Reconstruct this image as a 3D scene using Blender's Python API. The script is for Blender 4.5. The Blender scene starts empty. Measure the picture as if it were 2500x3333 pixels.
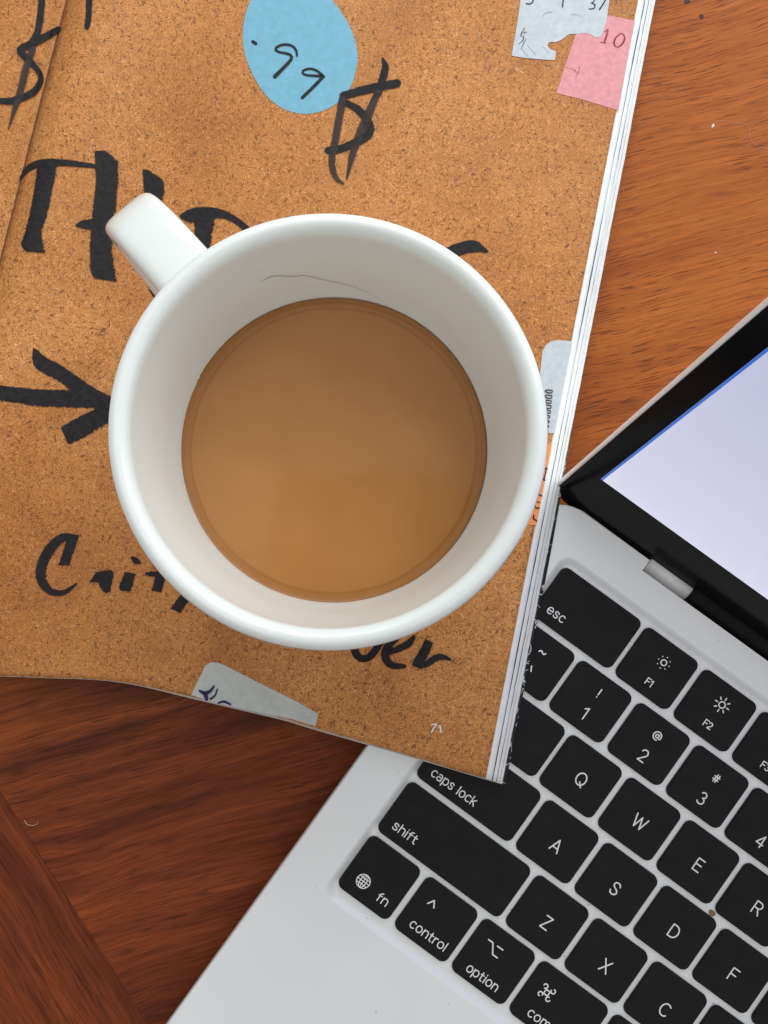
import bpy, bmesh, math, random
import numpy as np
from mathutils import Matrix, Vector

random.seed(7)
rng = np.random.default_rng(7)
scene = bpy.context.scene
COL = scene.collection

# ------------------------------------------------------------------ camera (a phone held above the table)
F_PX = 3200.0                       # focal length in pixels of the 2500 x 3333 photograph
TX, TY = 0.0441, -0.0058            # small tilts of the phone
CAMZ = 0.2763
_Rx = np.array([[1, 0, 0], [0, math.cos(TX), -math.sin(TX)], [0, math.sin(TX), math.cos(TX)]])
_Ry = np.array([[math.cos(TY), 0, math.sin(TY)], [0, 1, 0], [-math.sin(TY), 0, math.cos(TY)]])
ROT = _Ry @ _Rx
CAM = np.array([0, 0, CAMZ])
cam_data = bpy.data.cameras.new('camera')
cam = bpy.data.objects.new('camera', cam_data)
COL.objects.link(cam)
cam_data.sensor_fit = 'VERTICAL'
cam_data.sensor_height = 36.0
cam_data.sensor_width = 27.0
cam_data.lens = F_PX / 3333.0 * 36.0
cam_data.clip_start = 0.005
cam_data.clip_end = 50.0
M = Matrix([list(ROT[i]) + [CAM[i]] for i in range(3)] + [[0, 0, 0, 1]])
cam.matrix_world = M
scene.camera = cam

# ------------------------------------------------------------------ light: soft room light and one big window
world = bpy.data.worlds.new('World')
scene.world = world
world.use_nodes = True
bg = world.node_tree.nodes['Background']
bg.inputs['Color'].default_value = (1.0, 0.99, 0.97, 1)
bg.inputs['Strength'].default_value = 0.43
ld = bpy.data.lights.new('window_light', 'AREA')
ld.shape = 'RECTANGLE'
ld.size, ld.size_y = 1.8, 1.0
ld.energy = 19.0
ld.color = (0.88, 0.96, 1.0)
window = bpy.data.objects.new('window_light', ld)
COL.objects.link(window)
window.location = (0.46, 0.98, 0.84)
window.rotation_euler = (Vector((0, -0.02, 0.02)) - Vector(window.location)).to_track_quat('-Z', 'Y').to_euler()
cl = bpy.data.lights.new('ceiling_light', 'AREA')
cl.shape = 'SQUARE'
cl.size = 1.7
cl.energy = 5.0
cl.color = (1.0, 0.985, 0.96)
ceiling = bpy.data.objects.new('ceiling_light', cl)
COL.objects.link(ceiling)
ceiling.location = (0.05, -0.05, 1.6)
scene.view_settings.view_transform = 'Standard'
scene.view_settings.look = 'None'
scene.view_settings.exposure = 0.0
scene.view_settings.gamma = 1.0
scene.cycles.max_bounces = 10


# ------------------------------------------------------------------ survey helpers: photograph -> table top
def at(u, v, z):
    """Where the sight line of photo pixel (u, v) meets height z (arrays allowed)."""
    u = np.asarray(u, float); v = np.asarray(v, float)
    d = np.stack([(u - 1250) / F_PX, -(v - 1666.5) / F_PX, -np.ones_like(u)], -1) @ ROT.T
    t = (z - CAM[2]) / d[..., 2]
    return CAM + d * t[..., None]


def ss(a, b, x):
    t = np.clip((x - a) / (b - a), 0, 1)
    return t * t * (3 - 2 * t)


# ------------------------------------------------------------------ object helpers
def tag(o, label=None, cat=None, group=None, kind=None):
    if label: o['label'] = label
    if cat: o['category'] = cat
    if group: o['group'] = group
    if kind: o['kind'] = kind
    return o


def thing(name, loc, label, cat, rz=0.0, group=None):
    o = bpy.data.objects.new(name, None)
    o.empty_display_size = 0.01
    o.location = loc
    o.rotation_euler = (0, 0, rz)
    COL.objects.link(o)
    return tag(o, label, cat, group)


def mesh_obj(name, verts, faces, mat, parent=None, smooth=False, world_space=False, uv=None):
    """Link one mesh object; world_space verts are moved into the (unrotated) parent's own frame."""
    me = bpy.data.meshes.new(name)
    vs = np.asarray(verts, float).reshape(-1, 3)
    if world_space and parent is not None:
        off = np.zeros(3); p = parent
        while p is not None:
            off += np.array(p.location); p = p.parent
        vs = vs - off
    me.from_pydata(vs.tolist(), [], [tuple(int(i) for i in f) for f in faces])
    if smooth:
        me.polygons.foreach_set('use_smooth', [True] * len(me.polygons))
    if uv is not None:
        lay = me.uv_layers.new(name='UVMap')
        idx = np.empty(len(me.loops), np.int32)
        me.loops.foreach_get('vertex_index', idx)
        lay.data.foreach_set('uv', np.asarray(uv, np.float32)[idx].ravel())
    me.materials.append(mat)
    me.update()
    o = bpy.data.objects.new(name, me)
    COL.objects.link(o)
    if parent is not None:
        o.parent = parent
    return o


def grid_faces(n, m, flip=False):
    f = []
    for i in range(n - 1):
        for j in range(m - 1):
            q = (i * m + j, (i + 1) * m + j, (i + 1) * m + j + 1, i * m + j + 1)
            f.append(q[::-1] if flip else q)
    return f


def solid(o, t, offset=-1.0):
    md = o.modifiers.new('thickness', 'SOLIDIFY')
    md.thickness = t
    md.offset = offset
    return o


def spline(pts, n):
    """Catmull-Rom resample, evenly by length."""
    p = np.asarray(pts, float)
    if len(p) == 2:
        return p[0] + (p[1] - p[0]) * np.linspace(0, 1, n)[:, None]
    q = np.vstack([2 * p[0] - p[1], p, 2 * p[-1] - p[-2]])
    out = []
    for i in range(1, len(q) - 2):
        for t in np.linspace(0, 1, 14, endpoint=False):
            a, b, c, d = q[i - 1], q[i], q[i + 1], q[i + 2]
            out.append(0.5 * (2 * b + (c - a) * t + (2 * a - 5 * b + 4 * c - d) * t * t + (3 * b - a - 3 * c + d) * t ** 3))
    out.append(q[-2])
    out = np.array(out)
    L = np.concatenate([[0], np.cumsum(np.linalg.norm(np.diff(out[:, :2], axis=0), axis=1))])
    s = np.linspace(0, L[-1], n)
    return np.stack([np.interp(s, L, out[:, k]) for k in range(out.shape[1])], 1)


# ------------------------------------------------------------------ material helpers
class NT:
    def __init__(self, name):
        self.m = bpy.data.materials.new(name)
        self.m.use_nodes = True
        self.t = self.m.node_tree
        self.n = self.t.nodes
        self.b = self.n['Principled BSDF']
        self.out = self.n['Material Output']

    def node(self, typ, **kw):
        x = self.n.new(typ)
        for k, v in kw.items():
            setattr(x, k, v)
        return x

    def link(self, a, b):
        self.t.links.new(a, b)

    def val(self, sock, v):
        if hasattr(v, 'links') or hasattr(v, 'is_linked'):
            self.link(v, sock)
        else:
            sock.default_value = v

    def coords(self, rot=0.0, scale=(1, 1, 1), src='Object'):
        tc = self.node('ShaderNodeTexCoord')
        mp = self.node('ShaderNodeMapping')
        mp.inputs['Rotation'].default_value = (0, 0, rot)
        mp.inputs['Scale'].default_value = scale
        self.link(tc.outputs[src], mp.inputs['Vector'])
        return mp.outputs['Vector']

    def noise(self, vec, scale, detail=2.0, rough=0.5, dist=0.0, out='Fac'):
        x = self.node('ShaderNodeTexNoise')
        self.link(vec, x.inputs['Vector'])
        x.inputs['Scale'].default_value = scale
        x.inputs['Detail'].default_value = detail
        x.inputs['Roughness'].default_value = rough
        x.inputs['Distortion'].default_value = dist
        return x.outputs[out]

    def ramp(self, fac, stops, interp='LINEAR'):
        x = self.node('ShaderNodeValToRGB')
        x.color_ramp.interpolation = interp
        e = x.color_ramp.elements
        while len(e) < len(stops):
            e.new(0.5)
        for k, (p, c) in enumerate(stops):
            e[k].position = p
            e[k].color = (*c, 1) if len(c) == 3 else c
        self.link(fac, x.inputs['Fac'])
        return x.outputs['Color']

    def math(self, op, a, b=0.0, c=None, clamp=False):
        x = self.node('ShaderNodeMath', operation=op)
        x.use_clamp = clamp
        self.val(x.inputs[0], a)
        self.val(x.inputs[1], b)
        if c is not None:
            self.val(x.inputs[2], c)
        return x.outputs[0]

    def mrange(self, v, a, b, c=0.0, d=1.0, smooth=False):
        x = self.node('ShaderNodeMapRange')
        if smooth:
            x.interpolation_type = 'SMOOTHSTEP'
        self.val(x.inputs['Value'], v)
        for k, q in zip(('From Min', 'From Max', 'To Min', 'To Max'), (a, b, c, d)):
            x.inputs[k].default_value = q
        return x.outputs['Result']

    def mix(self, fac, a, b, blend='MIX'):
        x = self.node('ShaderNodeMix', data_type='RGBA', blend_type=blend)
        self.val(x.inputs['Factor'], fac)
        for s, v in ((x.inputs['A'], a), (x.inputs['B'], b)):
            if isinstance(v, tuple):
                s.default_value = (*v, 1) if len(v) == 3 else v
            else:
                self.link(v, s)
        return x.outputs['Result']

    def bump(self, h, strength, dist):
        x = self.node('ShaderNodeBump')
        x.inputs['Strength'].default_value = strength
        x.inputs['Distance'].default_value = dist
        self.link(h, x.inputs['Height'])
        self.link(x.outputs['Normal'], self.b.inputs['Normal'])
        return x

    def set(self, **kw):
        names = dict(color='Base Color', rough='Roughness', metal='Metallic', spec='Specular IOR Level', coat='Coat Weight',
                     coat_rough='Coat Roughness', emit='Emission Color', emit_s='Emission Strength', ior='IOR', sss='Subsurface Weight',
                     sss_r='Subsurface Radius', sss_s='Subsurface Scale', alpha='Alpha', sheen='Sheen Weight')
        for k, v in kw.items():
            s = self.b.inputs[names[k]]
            if isinstance(v, tuple) and len(v) == 3 and k in ('color', 'emit'):
                v = (*v, 1)
            self.val(s, v)
        return self


def plain(name, color, rough=0.5, speck=0.0, scale=900.0, **kw):
    k = NT(name)
    if speck:
        v = k.coords()
        n = k.noise(v, scale, 3.0, 0.6)
        f = k.mrange(n, 0.3, 0.7)
        lo = tuple(c * (1 - speck) for c in color)
        hi = tuple(min(1, c * (1 + speck)) for c in color)
        k.set(color=k.mix(f, lo, hi), rough=rough, **kw)
        k.bump(n, 0.15, 0.0001)
    else:
        k.set(color=color, rough=rough, **kw)
    return k.m


def wood_material(name, ang, shift, dark, light_lo, light_hi):
    k = NT(name)
    tc = k.node('ShaderNodeTexCoord')
    mp0 = k.node('ShaderNodeMapping')
    mp0.inputs['Rotation'].default_value = (0, 0, -ang)
    mp0.inputs['Location'].default_value = (shift, shift * 0.37, 0)
    k.link(tc.outputs['Object'], mp0.inputs['Vector'])
    base = mp0.outputs['Vector']
    # a slow wander of the grain direction
    wob = k.noise(base, 14.0, 2.0, 0.5, 0.0, 'Color')
    wv = k.node('ShaderNodeVectorMath', operation='MULTIPLY_ADD')
    k.link(wob, wv.inputs[0]); wv.inputs[1].default_value = (0.0, 0.010, 0); k.link(base, wv.inputs[2])
    wob2 = k.noise(base, 90.0, 2.0, 0.5, 0.0, 'Color')
    wv2 = k.node('ShaderNodeVectorMath', operation='MULTIPLY_ADD')
    k.link(wob2, wv2.inputs[0]); wv2.inputs[1].default_value = (0.0, 0.0011, 0); k.link(wv.outputs[0], wv2.inputs[2])
    g = wv2.outputs[0]

    def stretched(sx, sy, detail, rough=0.55, dist=0.0):
        mp = k.node('ShaderNodeMapping')
        mp.inputs['Scale'].default_value = (sx, sy, 1)
        k.link(g, mp.inputs['Vector'])
        return k.noise(mp.outputs['Vector'], 1.0, detail, rough, dist)
    broad = stretched(7, 75, 5, 0.68, 0.3)
    fine = stretched(22, 680, 5, 0.7)
    hair = stretched(60, 1700, 3, 0.6)
    pores = stretched(120, 2300, 2, 0.5)
    d = dark
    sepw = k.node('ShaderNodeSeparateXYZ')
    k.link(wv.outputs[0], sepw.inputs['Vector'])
    light_grad = k.mrange(k.math('ADD', sepw.outputs['Y'], k.math('MULTIPLY', broad, 0.10)), light_lo, light_hi, 0.0, 1.0, True)  # tone falls across the grain, painting the dimmer lower-left light into the wood
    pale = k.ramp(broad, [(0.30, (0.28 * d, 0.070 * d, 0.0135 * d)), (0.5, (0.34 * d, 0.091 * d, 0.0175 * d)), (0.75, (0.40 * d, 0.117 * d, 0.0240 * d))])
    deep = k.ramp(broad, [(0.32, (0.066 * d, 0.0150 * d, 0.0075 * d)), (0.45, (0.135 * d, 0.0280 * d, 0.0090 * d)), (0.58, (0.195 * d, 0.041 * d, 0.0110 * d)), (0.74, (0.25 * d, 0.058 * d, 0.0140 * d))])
    c = k.mix(light_grad, deep, pale)
    c = k.mix(k.math('SUBTRACT', 0.70, k.math('MULTIPLY', light_grad, 0.32)), c, k.ramp(fine, [(0.30, (0.34, 0.27, 0.25)), (0.47, (0.92, 0.90, 0.89)), (0.72, (1.25, 1.3, 1.35))]), 'MULTIPLY')
    c = k.mix(0.4, c, k.ramp(hair, [(0.3, (0.45, 0.4, 0.38)), (0.6, (1.1, 1.1, 1.1))]), 'MULTIPLY')
    pm = k.mrange(pores, 0.57, 0.625)
    patch = k.noise(base, 30.0, 2.0)
    pm = k.math('MULTIPLY', pm, k.mrange(patch, 0.35, 0.55, 0.35, 1.0))
    c = k.mix(k.math('MULTIPLY', pm, 0.66), c, (0.062, 0.014, 0.006))
    # dust and rubbed varnish
    dust = k.noise(base, 1100.0, 2.0)
    c = k.mix(k.mrange(dust, 0.72, 0.8, 0.0, 0.35), c, (0.55, 0.32, 0.20))
    smear = k.noise(base, 60.0, 4.0, 0.65)
    rough = k.mrange(smear, 0.3, 0.75, 0.36, 0.50)
    k.set(color=c, rough=rough, spec=0.13)
    k.bump(k.math('SUBTRACT', k.math('MULTIPLY', fine, 0.5), pm), 0.25, 0.00015)
    return k.m


def kraft_material(name):
    k = NT(name)
    v = k.coords()
    tone = k.noise(v, 11.0, 3.0, 0.6)
    cloud = k.noise(v, 48.0, 4.0, 0.6, 0.5)
    mott = k.noise(v, 420.0, 4.0, 0.7, 0.8)
    grain = k.noise(v, 1650.0, 3.0, 0.7, 2.2)
    c = k.ramp(tone, [(0.32, (0.4456, 0.1628, 0.0401)), (0.5, (0.5167, 0.2067, 0.0556)), (0.68, (0.5878, 0.2532, 0.0788))])
    c = k.mix(0.55, c, k.ramp(cloud, [(0.30, (0.74, 0.66, 0.58)), (0.5, (1.0, 1.0, 1.0)), (0.72, (1.14, 1.18, 1.24))]), 'MULTIPLY')
    c = k.mix(0.28, c, k.ramp(mott, [(0.3, (0.72, 0.66, 0.58)), (0.5, (1.0, 1.0, 1.0)), (0.72, (1.24, 1.3, 1.36))]), 'MULTIPLY')
    amount = k.mrange(k.noise(v, 30.0, 3.0, 0.6), 0.36, 0.62, 0.75, 1.0)
    c = k.mix(amount, c, k.ramp(grain, [(0.31, (0.30, 0.21, 0.14)), (0.42, (0.82, 0.78, 0.73)), (0.50, (1.02, 1.01, 1.0)), (0.57, (1.24, 1.28, 1.34)), (0.66, (1.9, 2.15, 2.6))]), 'MULTIPLY')

    def dashes(deg, seed, along, across, lo, hi):
        mp = k.node('ShaderNodeMapping')
        mp.inputs['Rotation'].default_value = (0, 0, math.radians(deg))
        mp.inputs['Location'].default_value = (seed * 0.31, seed * 0.77, seed)
        k.link(v, mp.inputs['Vector'])
        m2 = k.node('ShaderNodeMapping')
        m2.inputs['Scale'].default_value = (along, across, 1)
        k.link(mp.outputs['Vector'], m2.inputs['Vector'])
        return k.mrange(k.noise(m2.outputs['Vector'], 1.0, 2.0, 0.55, 0.7), lo, hi)
    lt = k.math('MAXIMUM', dashes(35, 1.3, 620, 1500, 0.66, 0.73), dashes(110, 2.9, 620, 1500, 0.66, 0.73))
    dk = k.math('MAXIMUM', k.math('MAXIMUM', dashes(15, 4.1, 680, 1500, 0.635, 0.675), dashes(75, 5.7, 680, 1500, 0.635, 0.675)), dashes(140, 7.2, 620, 1400, 0.635, 0.675))
    big = k.math('MAXIMUM', dashes(50, 9.1, 330, 800, 0.73, 0.765), dashes(125, 10.4, 330, 800, 0.73, 0.765))
    c = k.mix(k.math('MULTIPLY', lt, 0.42), c, (0.92, 0.62, 0.36))
    c = k.mix(k.math('MULTIPLY', dk, 0.80), c, (0.175, 0.055, 0.020))
    c = k.mix(k.math('MULTIPLY', big, 0.75), c, (0.125, 0.040, 0.016))
    k.set(color=c, rough=k.mrange(cloud, 0.3, 0.7, 0.42, 0.60), spec=0.28)
    k.bump(mott, 0.06, 0.0002)
    return k.m


def ink_material(name, color, ragged=0.5, thin=0.0):
    """Marker ink printed on the page: soft-edged, streaked along the stroke, a little paper showing through."""
    k = NT(name)
    uv = k.node('ShaderNodeUVMap')
    sep = k.node('ShaderNodeSeparateXYZ')
    k.link(uv.outputs['UV'], sep.inputs['Vector'])
    vx, vy = sep.outputs['X'], sep.outputs['Y']
    e = k.math('MULTIPLY', k.math('MINIMUM', vy, k.math('SUBTRACT', 1.0, vy)), 2.0)
    obj = k.coords()
    n1 = k.noise(obj, 1300.0, 3.0, 0.75)
    n2 = k.noise(obj, 700.0, 3.0, 0.6)
    a = k.math('ADD', k.math('MULTIPLY', e, 5.0), k.math('MULTIPLY', k.math('SUBTRACT', n1, 0.55), k.mrange(vy, 0.55, 0.95, 4.0 * ragged, 9.0 * ragged)))
    body = k.mrange(a, 0.0, 0.5)
    # the far side of a broad stroke runs dry
    dry = k.mrange(vy, 0.78, 1.0)
    holes = k.math('GREATER_THAN', k.math('ADD', n1, k.math('MULTIPLY', dry, 0.22 * ragged)), 0.74)
    body = k.math('MULTIPLY', body, k.math('SUBTRACT', 1.0, holes))
    if thin:
        body = k.math('MULTIPLY', body, k.mrange(n2, 0.3, 0.7, 1.0 - thin, 1.0 - thin * 0.35))
    lo = tuple(c * 0.75 for c in color); hi = tuple(c * 1.3 for c in color)
    k.set(color=k.mix(k.mrange(n2, 0.35, 0.7), lo, hi), rough=0.6, spec=0.15, alpha=body)
    return k.m


MAT = {}
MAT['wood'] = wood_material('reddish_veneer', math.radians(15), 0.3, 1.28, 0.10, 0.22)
MAT['wood_border'] = wood_material('border_veneer', math.radians(-57.5), 1.7, 1.24, 3.0, 4.0)
MAT['kraft'] = kraft_material('brown_board_print')
MAT['ink'] = ink_material('black_marker', (0.024, 0.0215, 0.0235), 0.6)
MAT['ink_thin'] = ink_material('thin_black_marker', (0.050, 0.041, 0.041), 0.7, 0.28)
MAT['pen'] = ink_material('black_pen', (0.030, 0.030, 0.033), 0.12)
MAT['ink_purple'] = ink_material('purple_pen', (0.045, 0.03, 0.11), 0.2)
MAT['ink_red'] = ink_material('red_stamp', (0.33, 0.055, 0.085), 0.5, 0.2)
MAT['pencil'] = ink_material('grey_stamp', (0.09, 0.095, 0.11), 0.8, 0.35)
MAT['white_print'] = ink_material('white_print', (0.85, 0.84, 0.80), 0.1)
MAT['blue_paper'] = plain('blue_paper', (0.1808, 0.4521, 0.6007), 0.6, 0.07, 500)
MAT['pink_paper'] = plain('pink_paper', (0.7667, 0.3164, 0.3384), 0.6, 0.12, 700)
MAT['grey_paper'] = plain('pale_grey_paper', (0.5683, 0.6135, 0.6588), 0.6, 0.09, 500)
MAT['grey_paper2'] = plain('pale_green_grey_paper', (0.5425, 0.5813, 0.5554), 0.6, 0.08, 500)
MAT['orange_paper'] = plain('orange_paper', (0.92, 0.310, 0.085), 0.6, 0.10, 600)
MAT['page_white'] = plain('white_paper', (0.8880, 0.9000, 0.9120), 0.5, 0.04, 300)
k = NT('printed_gap_shade_paper')  # thin dark leaves: printed edges plus painted shade of the gaps
nz = k.noise(k.coords(), 55.0, 2.0)
k.set(color=k.ramp(nz, [(0.34, (0.50, 0.53, 0.56)), (0.40, (0.16, 0.22, 0.27)), (0.48, (0.022, 0.027, 0.034)), (0.66, (0.030, 0.036, 0.045)), (0.72, (0.22, 0.29, 0.36))]), rough=0.5)
MAT['page_dark'] = k.m
MAT['page_pink'] = plain('cream_paper', (0.7667, 0.6458, 0.5683), 0.5, 0.1, 300)
MAT['ceramic'] = None
k = NT('white_glazed_ceramic')
k.set(color=(0.885, 0.915, 0.885), rough=0.14, spec=0.5)
MAT['ceramic'] = k.m
k = NT('milky_coffee')
v = k.coords()
nz = k.noise(v, 55.0, 3.0, 0.5, 0.8)
k.set(color=k.mix(k.mrange(nz, 0.3, 0.7), (0.4397, 0.1889, 0.0591), (0.4829, 0.2147, 0.0707)), rough=0.085, spec=0.18)
sepq = k.node('ShaderNodeVectorMath', operation='LENGTH')
flat = k.node('ShaderNodeVectorMath', operation='MULTIPLY')
k.link(v, flat.inputs[0]); flat.inputs[1].default_value = (1, 1, 0)
k.link(flat.outputs[0], sepq.inputs[0])
rad = k.math('ADD', sepq.outputs['Value'], k.math('MULTIPLY', k.noise(v, 90.0, 2.0), 0.0007))
reflect_ring = k.ramp(k.mrange(rad, 0.0285, 0.0342), [(0.0, (1, 1, 1)), (0.44, (1, 1, 1)), (0.52, (0.80, 0.77, 0.72)), (0.60, (0.93, 0.92, 0.9)), (0.80, (0.86, 0.83, 0.78)), (0.90, (1.05, 1.03, 1.0))])  # rings paint the mug wall's reflection near the coffee edge
base_c = k.b.inputs['Base Color'].links[0].from_socket
k.set(color=k.mix(1.0, base_c, reflect_ring, 'MULTIPLY'))
MAT['coffee'] = k.m
MAT['coffee_ring'] = plain('coffee_edge_film', (0.36, 0.17, 0.06), 0.15, 0.1, 800)
k = NT('anodised_aluminium')
v = k.coords()
nz = k.noise(v, 3500.0, 2.0)
sm = k.noise(v, 45.0, 3.0)
dust = k.noise(v, 1000.0, 0.0)
k.set(color=k.mix(k.mrange(dust, 0.855, 0.88, 0.0, 0.5), k.mix(k.mrange(sm, 0.3, 0.7), (0.8382, 0.8636, 0.8763), (0.8694, 0.8883, 0.8946)), (0.16, 0.14, 0.12)), rough=0.45, metal=0.28)
k.bump(nz, 0.05, 0.00005)
MAT['alu'] = k.m
MAT['alu_bright'] = plain('bright_aluminium', (0.8250, 0.8375, 0.8375), 0.5, metal=0.3)
k = NT('black_keycap')
v = k.coords()
nz = k.noise(v, 4000.0, 2.0)
sm = k.noise(v, 160.0, 4.0, 0.65)
k.set(color=(0.0088, 0.0074, 0.0086), rough=k.mrange(sm, 0.35, 0.7, 0.62, 0.42), spec=0.2)
k.bump(nz, 0.08, 0.00004)
MAT['key'] = k.m
MAT['legend'] = plain('white_key_print', (0.86, 0.86, 0.86), 0.5)
k = NT('black_glass')
v = k.coords()
n1 = k.noise(v, 500.0, 1.0)
k.set(color=k.mix(k.mrange(n1, 0.80, 0.84), (0.008, 0.0075, 0.009), (0.07, 0.07, 0.07)), rough=0.14, spec=0.05)
MAT['glass'] = k.m
MAT['hinge_black'] = plain('black_hinge_plastic', (0.010, 0.0095, 0.010), 0.5, spec=0.15)
k = NT('lit_screen')
sep = k.node('ShaderNodeSeparateXYZ')
k.link(k.node('ShaderNodeTexCoord').outputs['Object'], sep.inputs['Vector'])
k.set(color=(0.02, 0.02, 0.025), rough=0.16, spec=0.25, emit=k.mix(k.mrange(sep.outputs['Y'], 0.02, 0.085), (0.70, 0.71, 0.86), (0.55, 0.555, 0.74)), emit_s=0.97)
MAT['screen'] = k.m
k = NT('lit_blue_edge')
k.set(color=(0.02, 0.02, 0.03), rough=0.2, emit=(0.035, 0.16, 0.62), emit_s=0.9)
MAT['screen_blue'] = k.m
MAT['hair'] = plain('dark_hair', (0.055, 0.035, 0.03), 0.4)
MAT['thread'] = plain('pale_fibre', (0.62, 0.40, 0.26), 0.6)
MAT['lint'] = plain('white_lint', (0.85, 0.80, 0.74), 0.8)
MAT['crumb'] = plain('tan_crumb', (0.28, 0.17, 0.07), 0.8, 0.3, 2500)
MAT['dark_crumb'] = plain('dark_crumb', (0.045, 0.026, 0.020), 0.7)

# ------------------------------------------------------------------ the table
table = thing('table', (0, 0, 0), 'dark reddish brown wooden table under the magazine, mug and laptop, with a diagonal border strip', 'table')
p0 = at(0, 2576, 0.0)[:2]; p1 = at(446, 3281, 0.0)[:2]
tdir = (p1 - p0) / np.linalg.norm(p1 - p0)
tn = np.array([tdir[1], -tdir[0]])
if tn @ (np.array([0.1, 0.1]) - p0) < 0: tn = -tn


def slab(name, poly, top, thick, mat, parent, bevel=0.0004):
    bm = bmesh.new()
    vs = [bm.verts.new((x, y, top)) for x, y in poly]
    f = bm.faces.new(vs)
    if f.normal.z < 0: f.normal_flip()
    r = bmesh.ops.extrude_face_region(bm, geom=[f])
    for w in r['geom']:
        if isinstance(w, bmesh.types.BMVert): w.co.z -= thick
    bmesh.ops.recalc_face_normals(bm, faces=bm.faces[:])
    ed = [e for e in bm.edges if all(abs(w.co.z - top) < 1e-6 for w in e.verts)]
    bmesh.ops.bevel(bm, geom=ed, offset=bevel, segments=2, affect='EDGES', profile=0.5)
    me = bpy.data.meshes.new(name); bm.to_mesh(me); bm.free()
    me.materials.append(mat)
    o = bpy.data.objects.new(name, me); COL.objects.link(o); o.parent = parent
    return o


gap = 0.00001
A = p0 - tdir * 0.9 + tn * gap; B = p0 + tdir * 0.9 + tn * gap
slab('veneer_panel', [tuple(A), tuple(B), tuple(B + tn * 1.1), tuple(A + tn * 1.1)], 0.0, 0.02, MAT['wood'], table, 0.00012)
A2 = p0 - tdir * 0.9 - tn * gap; B2 = p0 + tdir * 0.9 - tn * gap
slab('border_strip', [tuple(A2), tuple(B2), tuple(B2 - tn * 0.14), tuple(A2 - tn * 0.14)], 0.0, 0.02, MAT['wood_border'], table, 0.00012)

# ------------------------------------------------------------------ frames of the laptop and mug
ANG = -0.6282
LX, LY = 0.0642, -0.0447
CA, SA = math.cos(ANG), math.sin(ANG)
DECK = 0.0138
KEYTOP = 0.0137
MUG_Z = 0.0088
RIM_Z = 0.0963
MUG_LEAN = (0.018, 0.018)             # the magazine is not quite level under the mug
_rim = at(1070, 1391, RIM_Z)[:2]
mug_axis = _rim - np.array(MUG_LEAN) * (RIM_Z - MUG_Z)


def lapxy(x, y):
    dx, dy = x - LX, y - LY
    return dx * CA + dy * SA, -dx * SA + dy * CA


# ------------------------------------------------------------------ the magazine's curved top surface
s0 = at(205, 0, 0.004)[:2]; s1 = at(0, 803, 0.004)[:2]
sdir = (s1 - s0) / np.linalg.norm(s1 - s0)
sn = np.array([-sdir[1], sdir[0]])
if sn @ (np.array([0.05, 0.0]) - s0) < 0: sn = -sn


def page_z(x, y):
    lx, ly = lapxy(x, y)
    s = lx + 0.05065
    g = 1 - ss(0.038, 0.105, ly)
    zb = 0.0010 + 0.0034 * ss(-0.085, -0.02, s) + (0.0016 + 0.0080 * g) * ss(-0.024, 0.0015, s)
    z = zb + 0.0042
    d = (x - s0[0]) * sn[0] + (y - s0[1]) * sn[1]
    hump = np.where(d > 0, 0.0066 * np.exp(-((np.abs(d) - 0.012) / 0.014) ** 2), 0.002 * np.exp(-((np.abs(d) - 0.02) / 0.03) ** 2))
    z = z + hump
    low = 0.0054
    z = np.where(d > 0, low + (z - low) * ss(-0.004, 0.0105, d), low + (z - low) * ss(-0.006, 0.018, -d))
    dm = np.hypot(x - mug_axis[0], y - mug_axis[1])
    m = 1 - ss(0.031, 0.046, dm)
    z = z * (1 - m) + (MUG_Z - 0.0001) * m
    return z


def on_page(u, v, off=0.0):
    u = np.asarray(u, float); v = np.asarray(v, float)
    z = np.full(u.shape, 0.008)
    for _ in range(14):
        p = at(u, v, z)
        z = 0.3 * z + 0.7 * (page_z(p[..., 0], p[..., 1]) + off)
    return at(u, v, z)


c0 = on_page(np.array(900.), np.array(1500.))
magazine = thing('magazine', (float(c0[0]), float(c0[1]), 0.0), 'open magazine showing a brown kraft page with price stickers and marker lettering', 'magazine')

bot = np.array([(-345, 2216), (-150, 2204), (0, 2201), (181, 2207), (301, 2211), (392, 2220), (482, 2236), (603, 2264), (663, 2278), (900, 2332), (1000, 2362), (1261, 2438), (1581, 2534)], float)


def page_grid(n, m, du_right, dv_bottom, a0=0.0):
    a = np.linspace(a0, 1, n)
    x0 = -342.0; x1 = 1581.0
    bx = x0 + (x1 - x0) * a
    by = np.interp(bx, spl[:, 0], spl[:, 1]) + dv_bottom * (0.15 + 0.85 * ss(0.3, 0.7, a))
    # extra width to the right only near the fore edge
    e = np.clip((a - 0.5) / 0.5, 0, 1)
    tx = 372 + (2194.5 - 372) * a
    ty = -600 + 0 * a
    b = np.linspace(0, 1, m)
    U = bx[:, None] + (tx - bx)[:, None] * b[None, :] + (e * du_right)[:, None]
    V = by[:, None] + (ty - by)[:, None] * b[None, :] + (e * du_right * 0.19)[:, None]
    return U, V


spl = spline(bot, 200)
N_, M_ = 104, 132
U, V = page_grid(N_, M_, 0, 0)
P = on_page(U, V)
page = mesh_obj('page', P, grid_faces(N_, M_), MAT['kraft'], magazine, True, True)
page['label'] = 'brown kraft board page with black marker lettering'
solid(page, 0.00005)
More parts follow.
